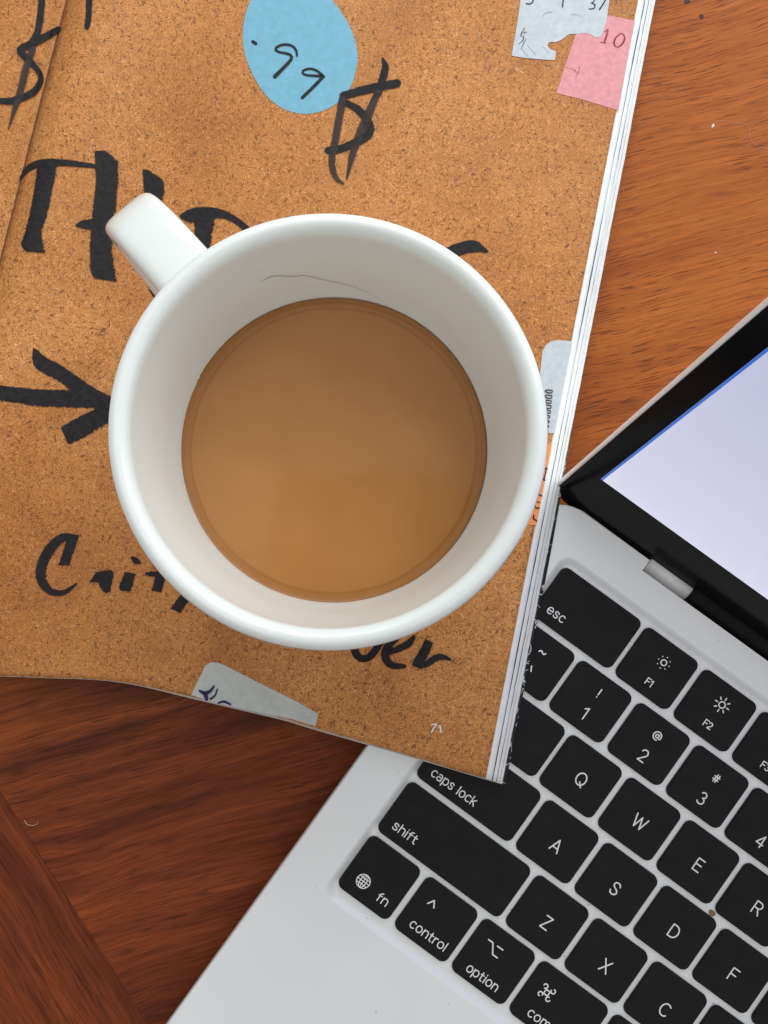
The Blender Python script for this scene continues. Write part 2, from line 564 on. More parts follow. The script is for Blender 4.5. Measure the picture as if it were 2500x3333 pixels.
# leaves below it, each a little wider and lower: (extra right px, extra bottom px, material)
leaves = [(20, 2, 'page_white'), (22.5, 3, 'page_dark'), (34, 4, 'page_white'), (35.6, 5, 'page_dark'), (44, 6, 'page_white'), (45.4, 8, 'page_pink'), (54, 8, 'page_white')]
rag = rng.normal(0, 0.55, (len(leaves) + 1, M_))
for i, (du, dv, mt) in enumerate(leaves):
    U, V = page_grid(N_, M_, du, dv)
    j = rag[i] * 0.5 + np.convolve(rag[i], np.ones(9) / 9, 'same') * 2.2
    U[-1] += j
    U[-2] += j
    P = on_page(U, V, -0.00042 - 0.00034 * i)
    o = mesh_obj('page', P, grid_faces(N_, M_), MAT[mt], magazine, True, True)
    solid(o, 0.00022 if mt == 'page_white' else 0.0001)
# back cover: black with white scribbles near the edge
k = NT('black_cover_print')
v = k.coords()
n = k.noise(v, 130.0, 2.0, 0.5, 1.2)
line = k.mrange(k.math('ABSOLUTE', k.math('SUBTRACT', n, 0.5)), 0.015, 0.006)
sepc = k.node('ShaderNodeSeparateXYZ')
k.link(v, sepc.inputs['Vector'])
hue = k.mrange(k.math('ADD', sepc.outputs['Y'], k.math('MULTIPLY', k.noise(v, 60.0, 2.0), 0.03)), -0.03, 0.03)
k.set(color=k.mix(line, k.ramp(hue, [(0.4, (0.012, 0.012, 0.014)), (0.62, (0.09, 0.11, 0.06))]), (0.75, 0.76, 0.76)), rough=0.35)
U, V = page_grid(N_, M_, 62, 5)
taper = np.linspace(0, 1, M_)
U[-1] += 3 - 14 * ss(0.22, 0.45, taper)
U[-2] += 3 - 14 * ss(0.22, 0.45, taper)
P = on_page(U, V, -0.0040)
cover = mesh_obj('cover', P, grid_faces(N_, M_), k.m, magazine, True, True)
cover['label'] = 'black back cover with white scribble lines'
solid(cover, 0.00015)

# left-hand page across the gutter
n2, m2 = 40, 90
b = np.linspace(0, 1, m2); a = np.linspace(0, 1, n2)
sx0, sy0 = -345.0, 2216.0; sx1, sy1 = 372.0, -600.0
U = (sx0 + (sx1 - sx0) * b)[None, :] - 5 - 900 * a[:, None]
V = (sy0 + (sy1 - sy0) * b)[None, :] - 160 * a[:, None] * 0
P = on_page(U, V, -0.00018)
lp = mesh_obj('page', P, grid_faces(n2, m2, True), MAT['kraft'], magazine, True, True)
U = (sx0 + (sx1 - sx0) * b)[None, :] + np.array([-16, 0, 16])[:, None]
V = (sy0 + (sy1 - sy0) * b)[None, :] + np.zeros((3, 1))
mesh_obj('crease_strip', on_page(U, V, -0.0004), grid_faces(3, m2), plain('crease_shade_paper', (0.2196, 0.0711, 0.0362), 0.6, 0.3, 300), magazine, True, True)  # added reddish strip paints the dark gap of the crease
lp['label'] = 'left-hand kraft page cut off by the frame, with a dollar sign'
solid(lp, 0.0001)

OFF_STICK, OFF_INK = 0.00010, 0.00018


def ribbon(pairs_l, pairs_r, off, n=None, m=5):
    L0 = np.asarray(pairs_l, float); R0 = np.asarray(pairs_r, float)
    length = max(np.linalg.norm(np.diff(L0, axis=0), axis=1).sum(), np.linalg.norm(np.diff(R0, axis=0), axis=1).sum())
    if n is None: n = max(6, int(length / 9))
    L = spline(L0, n); R = spline(R0, n)
    t = np.linspace(0, 1, m)
    UV = L[:, None, :] + (R - L)[:, None, :] * t[None, :, None]
    P = on_page(UV[..., 0], UV[..., 1], off)
    uv = np.stack([np.repeat(np.linspace(0, length / 12.5, n)[:, None], m, 1), np.repeat(t[None, :], n, 0)], -1)
    return P.reshape(-1, 3), grid_faces(n, m), uv.reshape(-1, 2)


def centre_ribbon(cw, off, n=None, m=5, cap=True):
    """Stroke along a centre line of (x, y, width), round ends."""
    c = np.asarray(cw, float)
    length = np.linalg.norm(np.diff(c[:, :2], axis=0), axis=1).sum()
    n = n or max(8, int(length / 8))
    s = spline(c, n)
    d = np.gradient(s[:, :2], axis=0)
    d /= np.linalg.norm(d, axis=1)[:, None] + 1e-9
    nr = np.stack([-d[:, 1], d[:, 0]], 1)
    w = np.maximum(s[:, 2], 1.0)
    L = s[:, :2] + nr * w[:, None] / 2; R = s[:, :2] - nr * w[:, None] / 2
    if cap:
        for end, sg in ((0, -1), (-1, 1)):
            cc, dd, nn, ww = s[end, :2], d[end] * sg, nr[end], w[end] / 2
            le, re = [], []
            for q in (0.5, 0.85, 0.98):
                hh = math.sqrt(1 - q * q)
                le.append(cc + dd * ww * q + nn * ww * hh); re.append(cc + dd * ww * q - nn * ww * hh)
            if end == 0:
                L = np.vstack([le[::-1], L]); R = np.vstack([re[::-1], R])
            else:
                L = np.vstack([L, le]); R = np.vstack([R, re])
    n = len(L)
    t = np.linspace(0, 1, m)
    UV = L[:, None, :] + (R - L)[:, None, :] * t[None, :, None]
    P = on_page(UV[..., 0], UV[..., 1], off)
    uv = np.stack([np.repeat(np.arange(n)[:, None] * 0.6, m, 1), np.repeat(t[None, :], n, 0)], -1)
    return P.reshape(-1, 3), grid_faces(n, m), uv.reshape(-1, 2)


def print_marks(name, parts, mat, parent):
    V, Fc, T = [], [], []
    k = 0
    for p, f, t in parts:
        V.append(p); T.append(t); Fc += [tuple(i + k for i in q) for q in f]; k += len(p)
    o = mesh_obj(name, np.vstack(V), Fc, mat, parent, False, True, uv=np.vstack(T))
    return o


def S(x0, y0, sc, pts):
    """Survey readings taken on an enlargement -> photo pixels."""
    return [tuple([x0 + p[0] / sc, y0 + p[1] / sc] + [q / sc for q in p[2:]]) for p in pts]


_lift = [0]


def lift(base=OFF_INK):
    _lift[0] += 1
    return base + 0.000012 * (_lift[0] % 9)


def E(x0, y0, sc, l, r): return ribbon(S(x0, y0, sc, l), S(x0, y0, sc, r), lift())
def C(x0, y0, sc, c, off=None): return centre_ribbon(S(x0, y0, sc, c), lift() if off is None else off)


a5 = (0, 0, 3.95)
print_marks('lettering', [C(*a5, [(550, -120, 95), (520, 200, 95), (480, 420, 95), (400, 560, 95)]),
                          C(*a5, [(745, 375, 80), (690, 410, 90), (560, 480, 105), (400, 570, 120), (250, 640, 90), (330, 730, 100), (430, 830, 85), (520, 960, 75), (515, 1060, 85), (440, 1170, 95), (300, 1250, 100), (150, 1295, 95), (0, 1295, 80), (-200, 1250, 70)])], MAT['ink'], lp)
print_marks('lettering', [C(*a5, [(420, 640, 95), (330, 900, 105), (270, 1150, 105), (205, 1350, 85), (150, 1530, 45), (108, 1650, 10)])], MAT['ink_thin'], lp)
print_marks('lettering', [C(*a5, [(1148, -120, 90), (1140, 200, 82), (1118, 345, 70)])], MAT['ink'], page)
a1 = (0, 0, 1.8433)
print_marks('lettering', [  # T H
    C(*a1, [(125, 1065, 18), (175, 1005, 42), (260, 975, 48), (380, 975, 44), (480, 985, 36), (575, 997, 28)]),
    E(*a1, [(215, 985), (212, 1060), (190, 1200), (150, 1380), (122, 1465), (150, 1508)], [(352, 985), (340, 1040), (320, 1140), (290, 1280), (255, 1400), (275, 1517)]),
    E(*a1, [(565, 903), (568, 1100), (548, 1300), (535, 1500), (540, 1630), (565, 1668)], [(640, 905), (718, 985), (706, 1180), (690, 1350), (682, 1520), (708, 1692)]),
    C(*a1, [(465, 1350, 22), (500, 1346, 56), (570, 1345, 78)]),
    E(*a1, [(853, 1013), (858, 1150), (866, 1350), (876, 1640), (900, 1755), (950, 1800)], [(895, 1020), (985, 1090), (982, 1230), (985, 1400), (992, 1640), (1010, 1800)])], MAT['ink'], page)
print_marks('lettering', [E(*a1, [(1073, 1292), (1140, 1250), (1230, 1237), (1330, 1254), (1420, 1300), (1500, 1362)], [(1088, 1312), (1140, 1338), (1220, 1338), (1310, 1312), (1390, 1332), (1470, 1390)]),
                          E(*a1, [(1163, 1320), (1165, 1400), (1165, 1530)], [(1297, 1310), (1280, 1400), (1258, 1530)])], MAT['ink'], page)
print_marks('lettering', [E(1000, 650, 1.8433, [(760, 330), (830, 290), (900, 258), (1010, 242), (1088, 308)], [(800, 400), (900, 350), (960, 326), (1030, 316), (1084, 320)])], MAT['ink'], page)
b7 = (700, 0, 2.0737)
print_marks('lettering', [C(*b7, [(880, 690, 48), (960, 735, 54), (1020, 800, 62), (1045, 870, 72), (1015, 925, 66), (930, 972, 62), (830, 1010, 58), (765, 1015, 52)]),
                          C(*b7, [(870, 645, 60), (1000, 608, 64), (1120, 582, 64), (1225, 562, 62)]),
                          C(*b7, [(1132, 395, 16), (1150, 455, 52), (1120, 570, 55), (1095, 640, 52)])], MAT['ink'], page)
print_marks('lettering', [C(*b7, [(1095, 630, 50), (1070, 690, 56), (1040, 760, 66), (990, 880, 66), (935, 1020, 56), (890, 1205, 16)])], MAT['ink_thin'], page)
print_marks('lettering', [C(*b7, [(862, 670, 60), (838, 800, 56), (812, 950, 56), (792, 1050, 52), (792, 1130, 48), (818, 1200, 40), (865, 1240, 16)])], MAT['ink_thin'], page)
c7 = (0, 900, 3.318)
print_marks('lettering', [  # arrow
    E(*c7, [(-160, 1148), (0, 1168), (250, 1195), (500, 1215), (740, 1218), (1150, 1270)], [(-160, 1335), (0, 1350), (200, 1372), (400, 1408), (800, 1425), (1150, 1440)]),
    E(*c7, [(355, 768), (405, 785), (480, 855), (640, 940), (830, 1065), (1000, 1185), (1220, 1297), (1380, 1370)], [(348, 890), (372, 975), (450, 1045), (590, 1112), (740, 1215), (900, 1335), (1050, 1430), (1230, 1580)]),
    E(*c7, [(655, 1622), (780, 1545), (900, 1482), (1050, 1415), (1300, 1310)], [(742, 1822), (830, 1788), (950, 1722), (1090, 1640), (1350, 1500)])], MAT['ink'], page)
d7 = (0, 1100, 2.0114)
print_marks('lettering', [
    E(*d7, [(378, 1487), (400, 1430), (422, 1350), (440, 1283)], [(455, 1492), (482, 1410), (505, 1340), (522, 1290)]),
    C(*d7, [(480, 1303, 44), (400, 1312, 62), (315, 1400, 74), (268, 1520, 74), (282, 1605, 66), (340, 1662, 48), (420, 1664, 38), (500, 1610, 14)]),
    E(*d7, [(582, 1605), (640, 1603), (655, 1640), (692, 1671)], [(632, 1528), (742, 1518), (738, 1590), (722, 1660)]),
    C(*d7, [(866, 1440, 24), (890, 1458, 46), (912, 1470, 24)]),
    E(*d7, [(815, 1532), (790, 1590), (773, 1640), (800, 1656)], [(891, 1545), (878, 1590), (866, 1640), (856, 1660)]),
    C(*d7, [(962, 1543, 24), (1000, 1545, 38), (1110, 1546, 46)]),
    E(*d7, [(1015, 1560), (1003, 1610), (990, 1652)], [(1088, 1560), (1076, 1610), (1060, 1668)]),
    E(*d7, [(1195, 1662), (1150, 1718), (1113, 1770)], [(1268, 1690), (1225, 1740), (1185, 1802)])], MAT['ink'], page)
e7 = (900, 1900, 1.659)
print_marks('lettering', [
    C(*e7, [(420, 310, 40), (425, 370, 46), (455, 402, 42), (500, 396, 44), (535, 355, 44), (565, 310, 40)]),
    C(*e7, [(600, 372, 34), (660, 350, 40), (714, 322, 42), (738, 290, 26)]),
    C(*e7, [(650, 290, 40), (597, 345, 46), (588, 400, 47), (625, 440, 42), (688, 446, 26)]),
    E(*e7, [(803, 297), (770, 360), (730, 428), (748, 448)], [(850, 322), (822, 390), (800, 430), (788, 462)]),
    C(*e7, [(775, 448, 20), (815, 430, 40), (860, 400, 38), (900, 395, 34), (938, 410, 14)])], MAT['ink'], page)
print_marks('page_number', [C(*e7, [(836, 764, 6), (848, 758, 7), (864, 759, 6)]), C(*e7, [(863, 760, 7), (850, 778, 8), (838, 801, 9)]),
                            C(*e7, [(883, 767, 8), (886, 783, 9), (886, 800, 8)]), C(*e7, [(876, 768, 5), (891, 766, 5)]), C(*e7, [(878, 800, 5), (895, 801, 5)])], MAT['white_print'], page)


def fill_poly(poly, step=14.0):
    """Triangulated sheet inside a pixel polygon, fine enough to follow the page."""
    pl = np.asarray(poly, float)
    out = []
    for i in range(len(pl)):
        p, q = pl[i], pl[(i + 1) % len(pl)]
        k = max(1, int(np.linalg.norm(q - p) / step))
        for t in range(k): out.append(p + (q - p) * t / k)
    pl = np.array(out)
    bm = bmesh.new()
    vs = [bm.verts.new((x, y, 0)) for x, y in pl]
    ed = [bm.edges.new((vs[i], vs[(i + 1) % len(vs)])) for i in range(len(vs))]
    bmesh.ops.triangle_fill(bm, edges=ed, use_beauty=True)
    x0, y0 = pl.min(0); x1, y1 = pl.max(0)
    for ax, lo, hi in ((0, x0, x1), (1, y0, y1)):
        c = lo + step
        while c < hi:
            co = (c, 0, 0) if ax == 0 else (0, c, 0); no = (1, 0, 0) if ax == 0 else (0, 1, 0)
            bmesh.ops.bisect_plane(bm, geom=bm.verts[:] + bm.edges[:] + bm.faces[:], plane_co=co, plane_no=no)
            c += step
    bm.verts.index_update()
    xy = np.array([v.co[:2] for v in bm.verts])
    fc = []
    for f in bm.faces:
        ids = [v.index for v in f.verts]
        fc.append(ids if f.normal.z < 0 else ids[::-1])
    bm.free()
    return xy, fc


def sticker(poly, mat, label, off=OFF_STICK):
    xy, fc = fill_poly(poly)
    P = on_page(xy[:, 0], xy[:, 1], off)
    o = mesh_obj('price_sticker', P, fc, mat, magazine, True, True)
    o['label'] = label
    return o


blue = spline(S(*b7, [(240, 0), (205, 100), (188, 220), (197, 340), (240, 470), (330, 625), (450, 728), (590, 768), (720, 750), (830, 690), (915, 585), (958, 440), (957, 330), (920, 200), (850, 80), (770, -20), (660, -95), (540, -130), (430, -120), (320, -80), (240, 0)]), 90)[:-1]
st = sticker(blue, MAT['blue_paper'], 'light blue oval price sticker reading .99')
OI = OFF_INK + 0.00008
print_marks('lettering', [C(*b7, [(256, 281, 24), (275, 293, 24)]),
                          C(*b7, [(553, 375, 15), (546, 335, 18), (510, 305, 19), (450, 303, 19), (406, 328, 19), (430, 350, 17), (490, 362, 20), (518, 382, 22), (505, 412, 24), (455, 465, 26), (405, 515, 30)]),
                          C(*b7, [(732, 517, 22), (690, 478, 17), (640, 463, 17), (590, 480, 17), (605, 503, 17), (660, 510, 18), (730, 514, 22)]), C(*b7, [(730, 518, 24), (665, 585, 24), (590, 658, 23)])], MAT['pen'], st)
f6 = (1640, 0, 3.318)
pink = S(*f6, [(1120, 163), (1270, 192), (1418, 228), (1370, 460), (1310, 790), (1238, 1194), (1000, 1118), (800, 1060), (566, 1005), (610, 880), (650, 740), (720, 540), (790, 330), (900, 250)])
sp = sticker(pink, MAT['pink_paper'], 'pink price sticker stamped 10 beside the page edge')
print_marks('lettering', [C(*f6, [(1128, 318, 10), (1112, 380, 20), (1098, 420, 20), (1086, 458, 16)]), C(*f6, [(1088, 340, 8), (1122, 318, 12)]), C(*f6, [(1044, 455, 11), (1105, 463, 11)]),
                          C(*f6, [(1268, 358, 12), (1222, 390, 18), (1192, 445, 22), (1200, 495, 16), (1230, 508, 12), (1275, 480, 18), (1305, 425, 22), (1300, 380, 16), (1268, 358, 12)])], MAT['ink_red'], sp)
print_marks('lettering', [C(*f6, [(670, 725, 3), (740, 742, 4), (775, 768, 8)]), C(*f6, [(822, 720, 6), (805, 780, 5), (778, 830, 3)]), C(*f6, [(770, 765, 5), (800, 785, 5)])], MAT['ink_red'], sp)
grey = S(*f6, [(195, -330), (186, -100), (178, 20), (150, 220), (115, 420), (85, 600), (200, 622), (330, 634), (440, 642), (552, 650), (560, 600), (562, 550), (535, 543), (498, 528), (470, 490), (482, 462), (512, 452), (560, 455), (600, 440), (640, 418), (680, 385), (712, 368), (760, 366), (800, 366), (850, 358), (900, 358), (940, 372), (980, 396), (1022, 408), (1050, 385), (1080, 330), (1095, 265), (1112, 215), (1122, 130), (1136, 30), (1142, -100), (1146, -330)])
sg = sticker(grey, MAT['grey_paper'], 'torn pale grey price label with stamped digits, overlapping the pink sticker', OFF_STICK + 0.00006)
gl = OFF_INK + 0.00010
print_marks('lettering', [C(*f6, [(300, -40, 12), (318, 5, 14), (290, 40, 14), (243, 38, 12)], gl), C(*f6, [(648, -60, 14), (640, 20, 14), (634, 72, 14)], gl),
                          C(*f6, [(930, -40, 8), (975, -25, 12), (975, 15, 10), (945, 30, 8)], gl), C(*f6, [(945, 30, 8), (985, 50, 14), (975, 90, 12), (920, 95, 10)], gl),
                          C(*f6, [(1120, -40, 14), (1080, 30, 14), (1035, 100, 16)], gl)], MAT['pen'], sg)
print_marks('lettering', [C(*f6, [(225, 305, 12), (180, 375, 10), (215, 400, 12), (200, 440, 10), (165, 470, 10)], gl), C(*f6, [(250, 350, 7), (210, 350, 8), (180, 390, 7)], gl), C(*f6, [(240, 420, 9), (215, 470, 10), (190, 522, 7)], gl), C(*f6, [(235, 330, 5), (205, 460, 6)], gl),
                          C(*f6, [(415, 190, 3), (440, 145, 4), (520, 128, 5)], gl), C(*f6, [(730, 160, 3), (790, 155, 4), (835, 178, 3)], gl), C(*f6, [(250, 480, 3), (345, 595, 3)], gl), C(*f6, [(190, 530, 3), (262, 605, 3)], gl),
                          C(*f6, [(420, 500, 4), (470, 545, 3), (490, 580, 3)], gl)], MAT['pencil'], sg)
g4 = (1000, 650, 1.8433)
side = S(*g4, [(1590, 849), (1500, 842), (1462, 850), (1432, 872), (1412, 910), (1404, 980), (1390, 1100), (1370, 1250), (1360, 1400), (1420, 1400), (1483, 1400), (1507, 1270), (1532, 1140), (1562, 990)])
ss1 = sticker(side, MAT['grey_paper'], 'grey sticker with a printed black barcode beside the mug')
codes = []
yy = 1150.0
for q, (w_, h_) in enumerate([(44, 20), (44, 22), (40, 20), (42, 22), (38, 20), (36, 18), (32, 18), (30, 16), (26, 14)]):
    cx_ = 1450 - q * 2.2
    a_, b_ = w_ / 2, h_ / 2
    codes.append(C(*g4, [(cx_ - a_, yy - 3, 7), (cx_ - a_ + 4, yy - b_, 7), (cx_, yy - b_ + 2, 7), (cx_ + a_ - 2, yy - b_ + 4, 7), (cx_ + a_, yy, 8), (cx_ + a_ - 5, yy + b_, 7), (cx_, yy + b_ - 2, 7), (cx_ - a_ + 2, yy + b_ - 6, 7), (cx_ - a_, yy - 3, 7)], gl))
    yy += 31 - q * 0.4
print_marks('lettering', codes, MAT['pen'], ss1)
h3 = (1000, 1500, 1.8433)
orange = S(*h3, [(1468, -98), (1405, -100), (1330, -100), (1300, 100), (1270, 250), (1240, 379), (1310, 382), (1374, 386), (1412, 190), (1445, 20)])
so = sticker(orange, MAT['orange_paper'], 'orange sticker with black letters between the mug and the page edge')
print_marks('lettering', [C(*h3, [(1440, 45, 9), (1412, 42, 8)], gl), C(*h3, [(1436, 50, 7), (1420, 112, 7)], gl), C(*h3, [(1405, 106, 7), (1426, 116, 9)], gl),
                          C(*h3, [(1408, 210, 9), (1380, 206, 8), (1366, 276, 8), (1392, 282, 9)], gl), C(*h3, [(1374, 245, 6), (1396, 248, 6)], gl),
                          C(*h3, [(1360, 325, 8), (1358, 345, 9), (1378, 360, 9)], gl)], MAT['pen'], so)
i5 = (0, 2100, 1.659)
low = S(*i5, [(1032, 268), (1060, 210), (1090, 150), (1108, 112), (1126, 98), (1152, 92), (1180, 96), (1212, 108), (1400, 204), (1560, 283), (1650, 331)])
low += S(*e7, [(175, 675), (226, 702), (218, 735), (212, 768), (150, 751), (80, 730), (0, 713)]) + S(*i5, [(1380, 360), (1250, 330), (1110, 296)])
sl = sticker(low, MAT['grey_paper2'], 'pale label with a purple pen mark on the lower page edge')
print_marks('lettering', [C(*i5, [(1078, 246, 12), (1105, 260, 24), (1135, 248, 18), (1155, 222, 11)], gl), C(*i5, [(1108, 262, 26), (1116, 290, 22)], gl), C(*i5, [(1173, 238, 8), (1162, 270, 9), (1138, 290, 14)], gl), C(*i5, [(1182, 311, 12), (1210, 305, 14), (1244, 320, 11)], gl)], MAT['ink_purple'], sl)

# ------------------------------------------------------------------ the mug
mug = thing('mug', (float(mug_axis[0]), float(mug_axis[1]), MUG_Z), 'white ceramic mug half full of milky coffee standing on the magazine', 'mug')
H = RIM_Z - MUG_Z
mug.rotation_euler = (-MUG_LEAN[1], MUG_LEAN[0], 0)
COF = 0.0627 - MUG_Z
prof_in = [(0.0371, H - 0.0022), (0.0368, H - 0.006), (0.0362, H - 0.012), (0.0353, H - 0.020), (0.0342, H - 0.028), (0.0331, COF), (0.0317, COF - 0.010), (0.0295, COF - 0.022), (0.026, 0.014), (0.020, 0.0095), (0.010, 0.008), (0.0, 0.0078)]
lip = [(0.0410, H - 0.0032), (0.04095, H - 0.0020), (0.0406, H - 0.0010), (0.0400, H - 0.0003), (0.0392, H), (0.0384, H - 0.0002), (0.0377, H - 0.0008)]
prof_out = [(0.0, 0.0015), (0.024, 0.0015), (0.0262, 0.0), (0.0285, 0.0), (0.0298, 0.0018), (0.0315, 0.010), (0.0335, 0.022), (0.0355, 0.038), (0.0372, 0.056), (0.0393, H - 0.016), (0.0404, H - 0.008)]


def lathe(name, prof, nseg, mat, parent):
    pr = prof
    V, Fc = [], []
    n = len(pr)
    for r, z in pr:
        for j in range(nseg):
            t = 2 * math.pi * j / nseg
            V.append((r * math.cos(t), r * math.sin(t), z))
    for i in range(n - 1):
        for j in range(nseg):
            q = (i * nseg + j, i * nseg + (j + 1) % nseg, (i + 1) * nseg + (j + 1) % nseg, (i + 1) * nseg + j)
            Fc.append(q)
    o = mesh_obj(name, V, Fc, mat, parent, True)
    bm = bmesh.new(); bm.from_mesh(o.data)
    bmesh.ops.remove_doubles(bm, verts=bm.verts[:], dist=1e-6)
    bmesh.ops.recalc_face_normals(bm, faces=bm.faces[:])
    bm.to_mesh(o.data); bm.free()
    o.data.polygons.foreach_set('use_smooth', [True] * len(o.data.polygons))
    return o


_pr = spline([(r, z) for r, z in prof_out[4:] + lip + prof_in], 90)
body = lathe('body', prof_out[:4] + [tuple(p) for p in _pr[:-1]] + [(0.00001, _pr[-1][1])], 160, MAT['ceramic'], mug)

HA = math.radians(131.5)
path = [(0.0381, 0.0725), (0.0415, 0.0735), (0.0480, 0.0742), (0.0545, 0.0732), (0.0604, 0.0690), (0.0640, 0.0610), (0.0642, 0.0510), (0.0612, 0.0400), (0.0570, 0.0310), (0.0470, 0.0235), (0.0380, 0.0190), (0.0310, 0.0170)]
pp = spline(path, 60)
dd = np.gradient(pp, axis=0); dd /= np.linalg.norm(dd, axis=1)[:, None]
nn = np.stack([-dd[:, 1], dd[:, 0]], 1)
V = []
ns = 28
for i, (r, z) in enumerate(pp):
    t = i / 59
    hw = 0.00615 + 0.0013 * (abs(t - 0.42) / 0.58) ** 3
    ht = 0.0030 + 0.0008 * (abs(t - 0.5) / 0.5) ** 3
    for j in range(ns):
        a_ = 2 * math.pi * j / ns
        ex = 2 / 4.0
        ca_, sa_ = math.cos(a_), math.sin(a_)
        w_ = hw * math.copysign(abs(ca_) ** ex, ca_); h_ = ht * math.copysign(abs(sa_) ** ex, sa_)
        rr = r + nn[i, 0] * h_; zz = z + nn[i, 1] * h_
        V.append((rr * math.cos(HA) - w_ * math.sin(HA), rr * math.sin(HA) + w_ * math.cos(HA), zz))
Fc = []
for i in range(59):
    for j in range(ns):
        Fc.append((i * ns + j, (i + 1) * ns + j, (i + 1) * ns + (j + 1) % ns, i * ns + (j + 1) % ns))
mesh_obj('handle', V, Fc, MAT['ceramic'], mug, True)

# coffee, filling the mug up to a meniscus on the wall
prof_c = [(0.0, COF), (0.018, COF), (0.030, COF), (0.0318, COF + 0.00003), (0.0325, COF + 0.0001), (0.0329, COF + 0.00026), (0.03312, COF + 0.0005)]
cof_root = mesh_obj('coffee', [(0, 0, 0)], [], MAT['coffee'])
V, Fc = [(0, 0, COF)], []
nsg = 128
for r, z in prof_c[1:]:
    for j in range(nsg):
        t = 2 * math.pi * j / nsg
        V.append((r * math.cos(t), r * math.sin(t), z))
for j in range(nsg): Fc.append((0, 1 + j, 1 + (j + 1) % nsg))
for i in range(len(prof_c) - 2):
    for j in range(nsg):
        Fc.append((1 + i * nsg + j, 1 + (i + 1) * nsg + j, 1 + (i + 1) * nsg + (j + 1) % nsg, 1 + i * nsg + (j + 1) % nsg))
# the body of the drink below the surface
base_i = len(V)
last = 1 + (len(prof_c) - 2) * nsg
under = [(0.0316, COF - 0.010), (0.0293, COF - 0.022), (0.0258, 0.0142), (0.0198, 0.0098), (0.0099, 0.0083)]
for r, z in under:
    for j in range(nsg):
        t = 2 * math.pi * j / nsg
        V.append((r * math.cos(t), r * math.sin(t), z))
prev = last
for i in range(len(under)):
    cur = base_i + i * nsg
    for j in range(nsg):
        Fc.append((prev + j, cur + j, cur + (j + 1) % nsg, prev + (j + 1) % nsg))
    prev = cur
Fc.append(tuple(prev + j for j in range(nsg))[::-1])
cof_root.data.clear_geometry()
cof_root.data.from_pydata(V, [], Fc)
cof_root.data.polygons.foreach_set('use_smooth', [True] * len(Fc))
cof_root.location = mug.location + Vector((MUG_LEAN[0] * COF, MUG_LEAN[1] * COF, 0))
tag(cof_root, 'milky light brown coffee filling the white mug', 'drink')
V, Fc = [], []
for r, z in ((0.03300, COF + 0.0004), (0.03318, COF + 0.0007), (0.03326, COF + 0.0011)):
    for j in range(nsg):
        t = 2 * math.pi * j / nsg
        V.append((r * math.cos(t), r * math.sin(t), z))
for i in range(2):
    for j in range(nsg):
        Fc.append((i * nsg + j, (i + 1) * nsg + j, (i + 1) * nsg + (j + 1) % nsg, i * nsg + (j + 1) % nsg))
mesh_obj('edge_film', V, Fc, MAT['coffee_ring'], cof_root, True)


def tube(name, pts, radii, mat, parent=None, ns=6):
    p = np.asarray(pts, float)
    d = np.gradient(p, axis=0); d /= np.linalg.norm(d, axis=1)[:, None] + 1e-12
    V, Fc = [], []
    for i in range(len(p)):
        up = np.array([0, 0, 1.0]) if abs(d[i, 2]) < 0.9 else np.array([1.0, 0, 0])
        a_ = np.cross(d[i], up); a_ /= np.linalg.norm(a_); b_ = np.cross(a_, d[i])
        r = radii[i] if hasattr(radii, '__len__') else radii
        for j in range(ns):
            t = 2 * math.pi * j / ns
            V.append(p[i] + r * (math.cos(t) * a_ + math.sin(t) * b_))
    for i in range(len(p) - 1):
        for j in range(ns):
            Fc.append((i * ns + j, (i + 1) * ns + j, (i + 1) * ns + (j + 1) % ns, i * ns + (j + 1) % ns))
    Fc.append(tuple(range(ns))); Fc.append(tuple((len(p) - 1) * ns + j for j in range(ns))[::-1])
    return mesh_obj(name, V, Fc, mat, parent, True)


# a fine hair stuck to the inside of the mug
_pi = np.array(prof_in)[::-1]
hair = []
for u, v in spline([(300 + x / 1.0369, 600 + y / 1.0369) for x, y in [(565, 331), (590, 318), (620, 309), (680, 312), (715, 308), (770, 320), (850, 338), (900, 352), (965, 384)]], 46):
    lo, hi = 0.05, 0.0945
    for _ in range(40):
        mid = (lo + hi) / 2
        q = at(u, v, mid)
        r = math.hypot(q[0] - mug_axis[0] - MUG_LEAN[0] * (mid - MUG_Z), q[1] - mug_axis[1] - MUG_LEAN[1] * (mid - MUG_Z))
        if r > np.interp(mid - MUG_Z, _pi[:, 1], _pi[:, 0]) - 0.00012: lo = mid
        else: hi = mid
    hair.append(at(u, v, hi))
hair = np.array(hair)
hr = np.interp(np.linspace(0, 1, 46), [0, 0.1, 0.6, 1], [0.00002, 0.000045, 0.000035, 0.000012])
tag(tube('hair', hair, hr, MAT['hair']), 'fine dark hair stuck to the inner wall of the mug above the coffee', 'hair')

# ------------------------------------------------------------------ the laptop (own frame: x along the keys, y towards the hinge)
laptop = thing('laptop', (LX, LY, 0.0), 'open silver laptop with black keys and a lit pale screen, its corner under the magazine', 'laptop', ANG)
XL, XR, YB, YF = -0.05065, 0.2534, 0.0400, -0.168


def rrect(x0, y0, x1, y1, r, seg=6):
    rs = r if isinstance(r, (tuple, list)) else (r,) * 4        # corners: (x1,y1) (x0,y1) (x0,y0) (x1,y0)
    out = []
    for (cx, cy, a0), rr in zip(((x1, y1, 0), (x0, y1, 90), (x0, y0, 180), (x1, y0, 270)), rs):
        sx = -1 if cx == x1 else 1; sy = -1 if cy == y1 else 1
        for i in range(seg + 1):
            t = math.radians(a0 + 90 * i / seg)
            out.append((cx + sx * rr + rr * math.cos(t), cy + sy * rr + rr * math.sin(t)))
    return out


# base: top deck with the hinge notch and a sunk keyboard well with sloping walls
bm = bmesh.new()
NX0, NX1, NY = -0.0188, 0.2216, 0.0366
outer = rrect(XL, YF, XR, YB, (0.010, 0.010, 0.011, 0.011), 10)
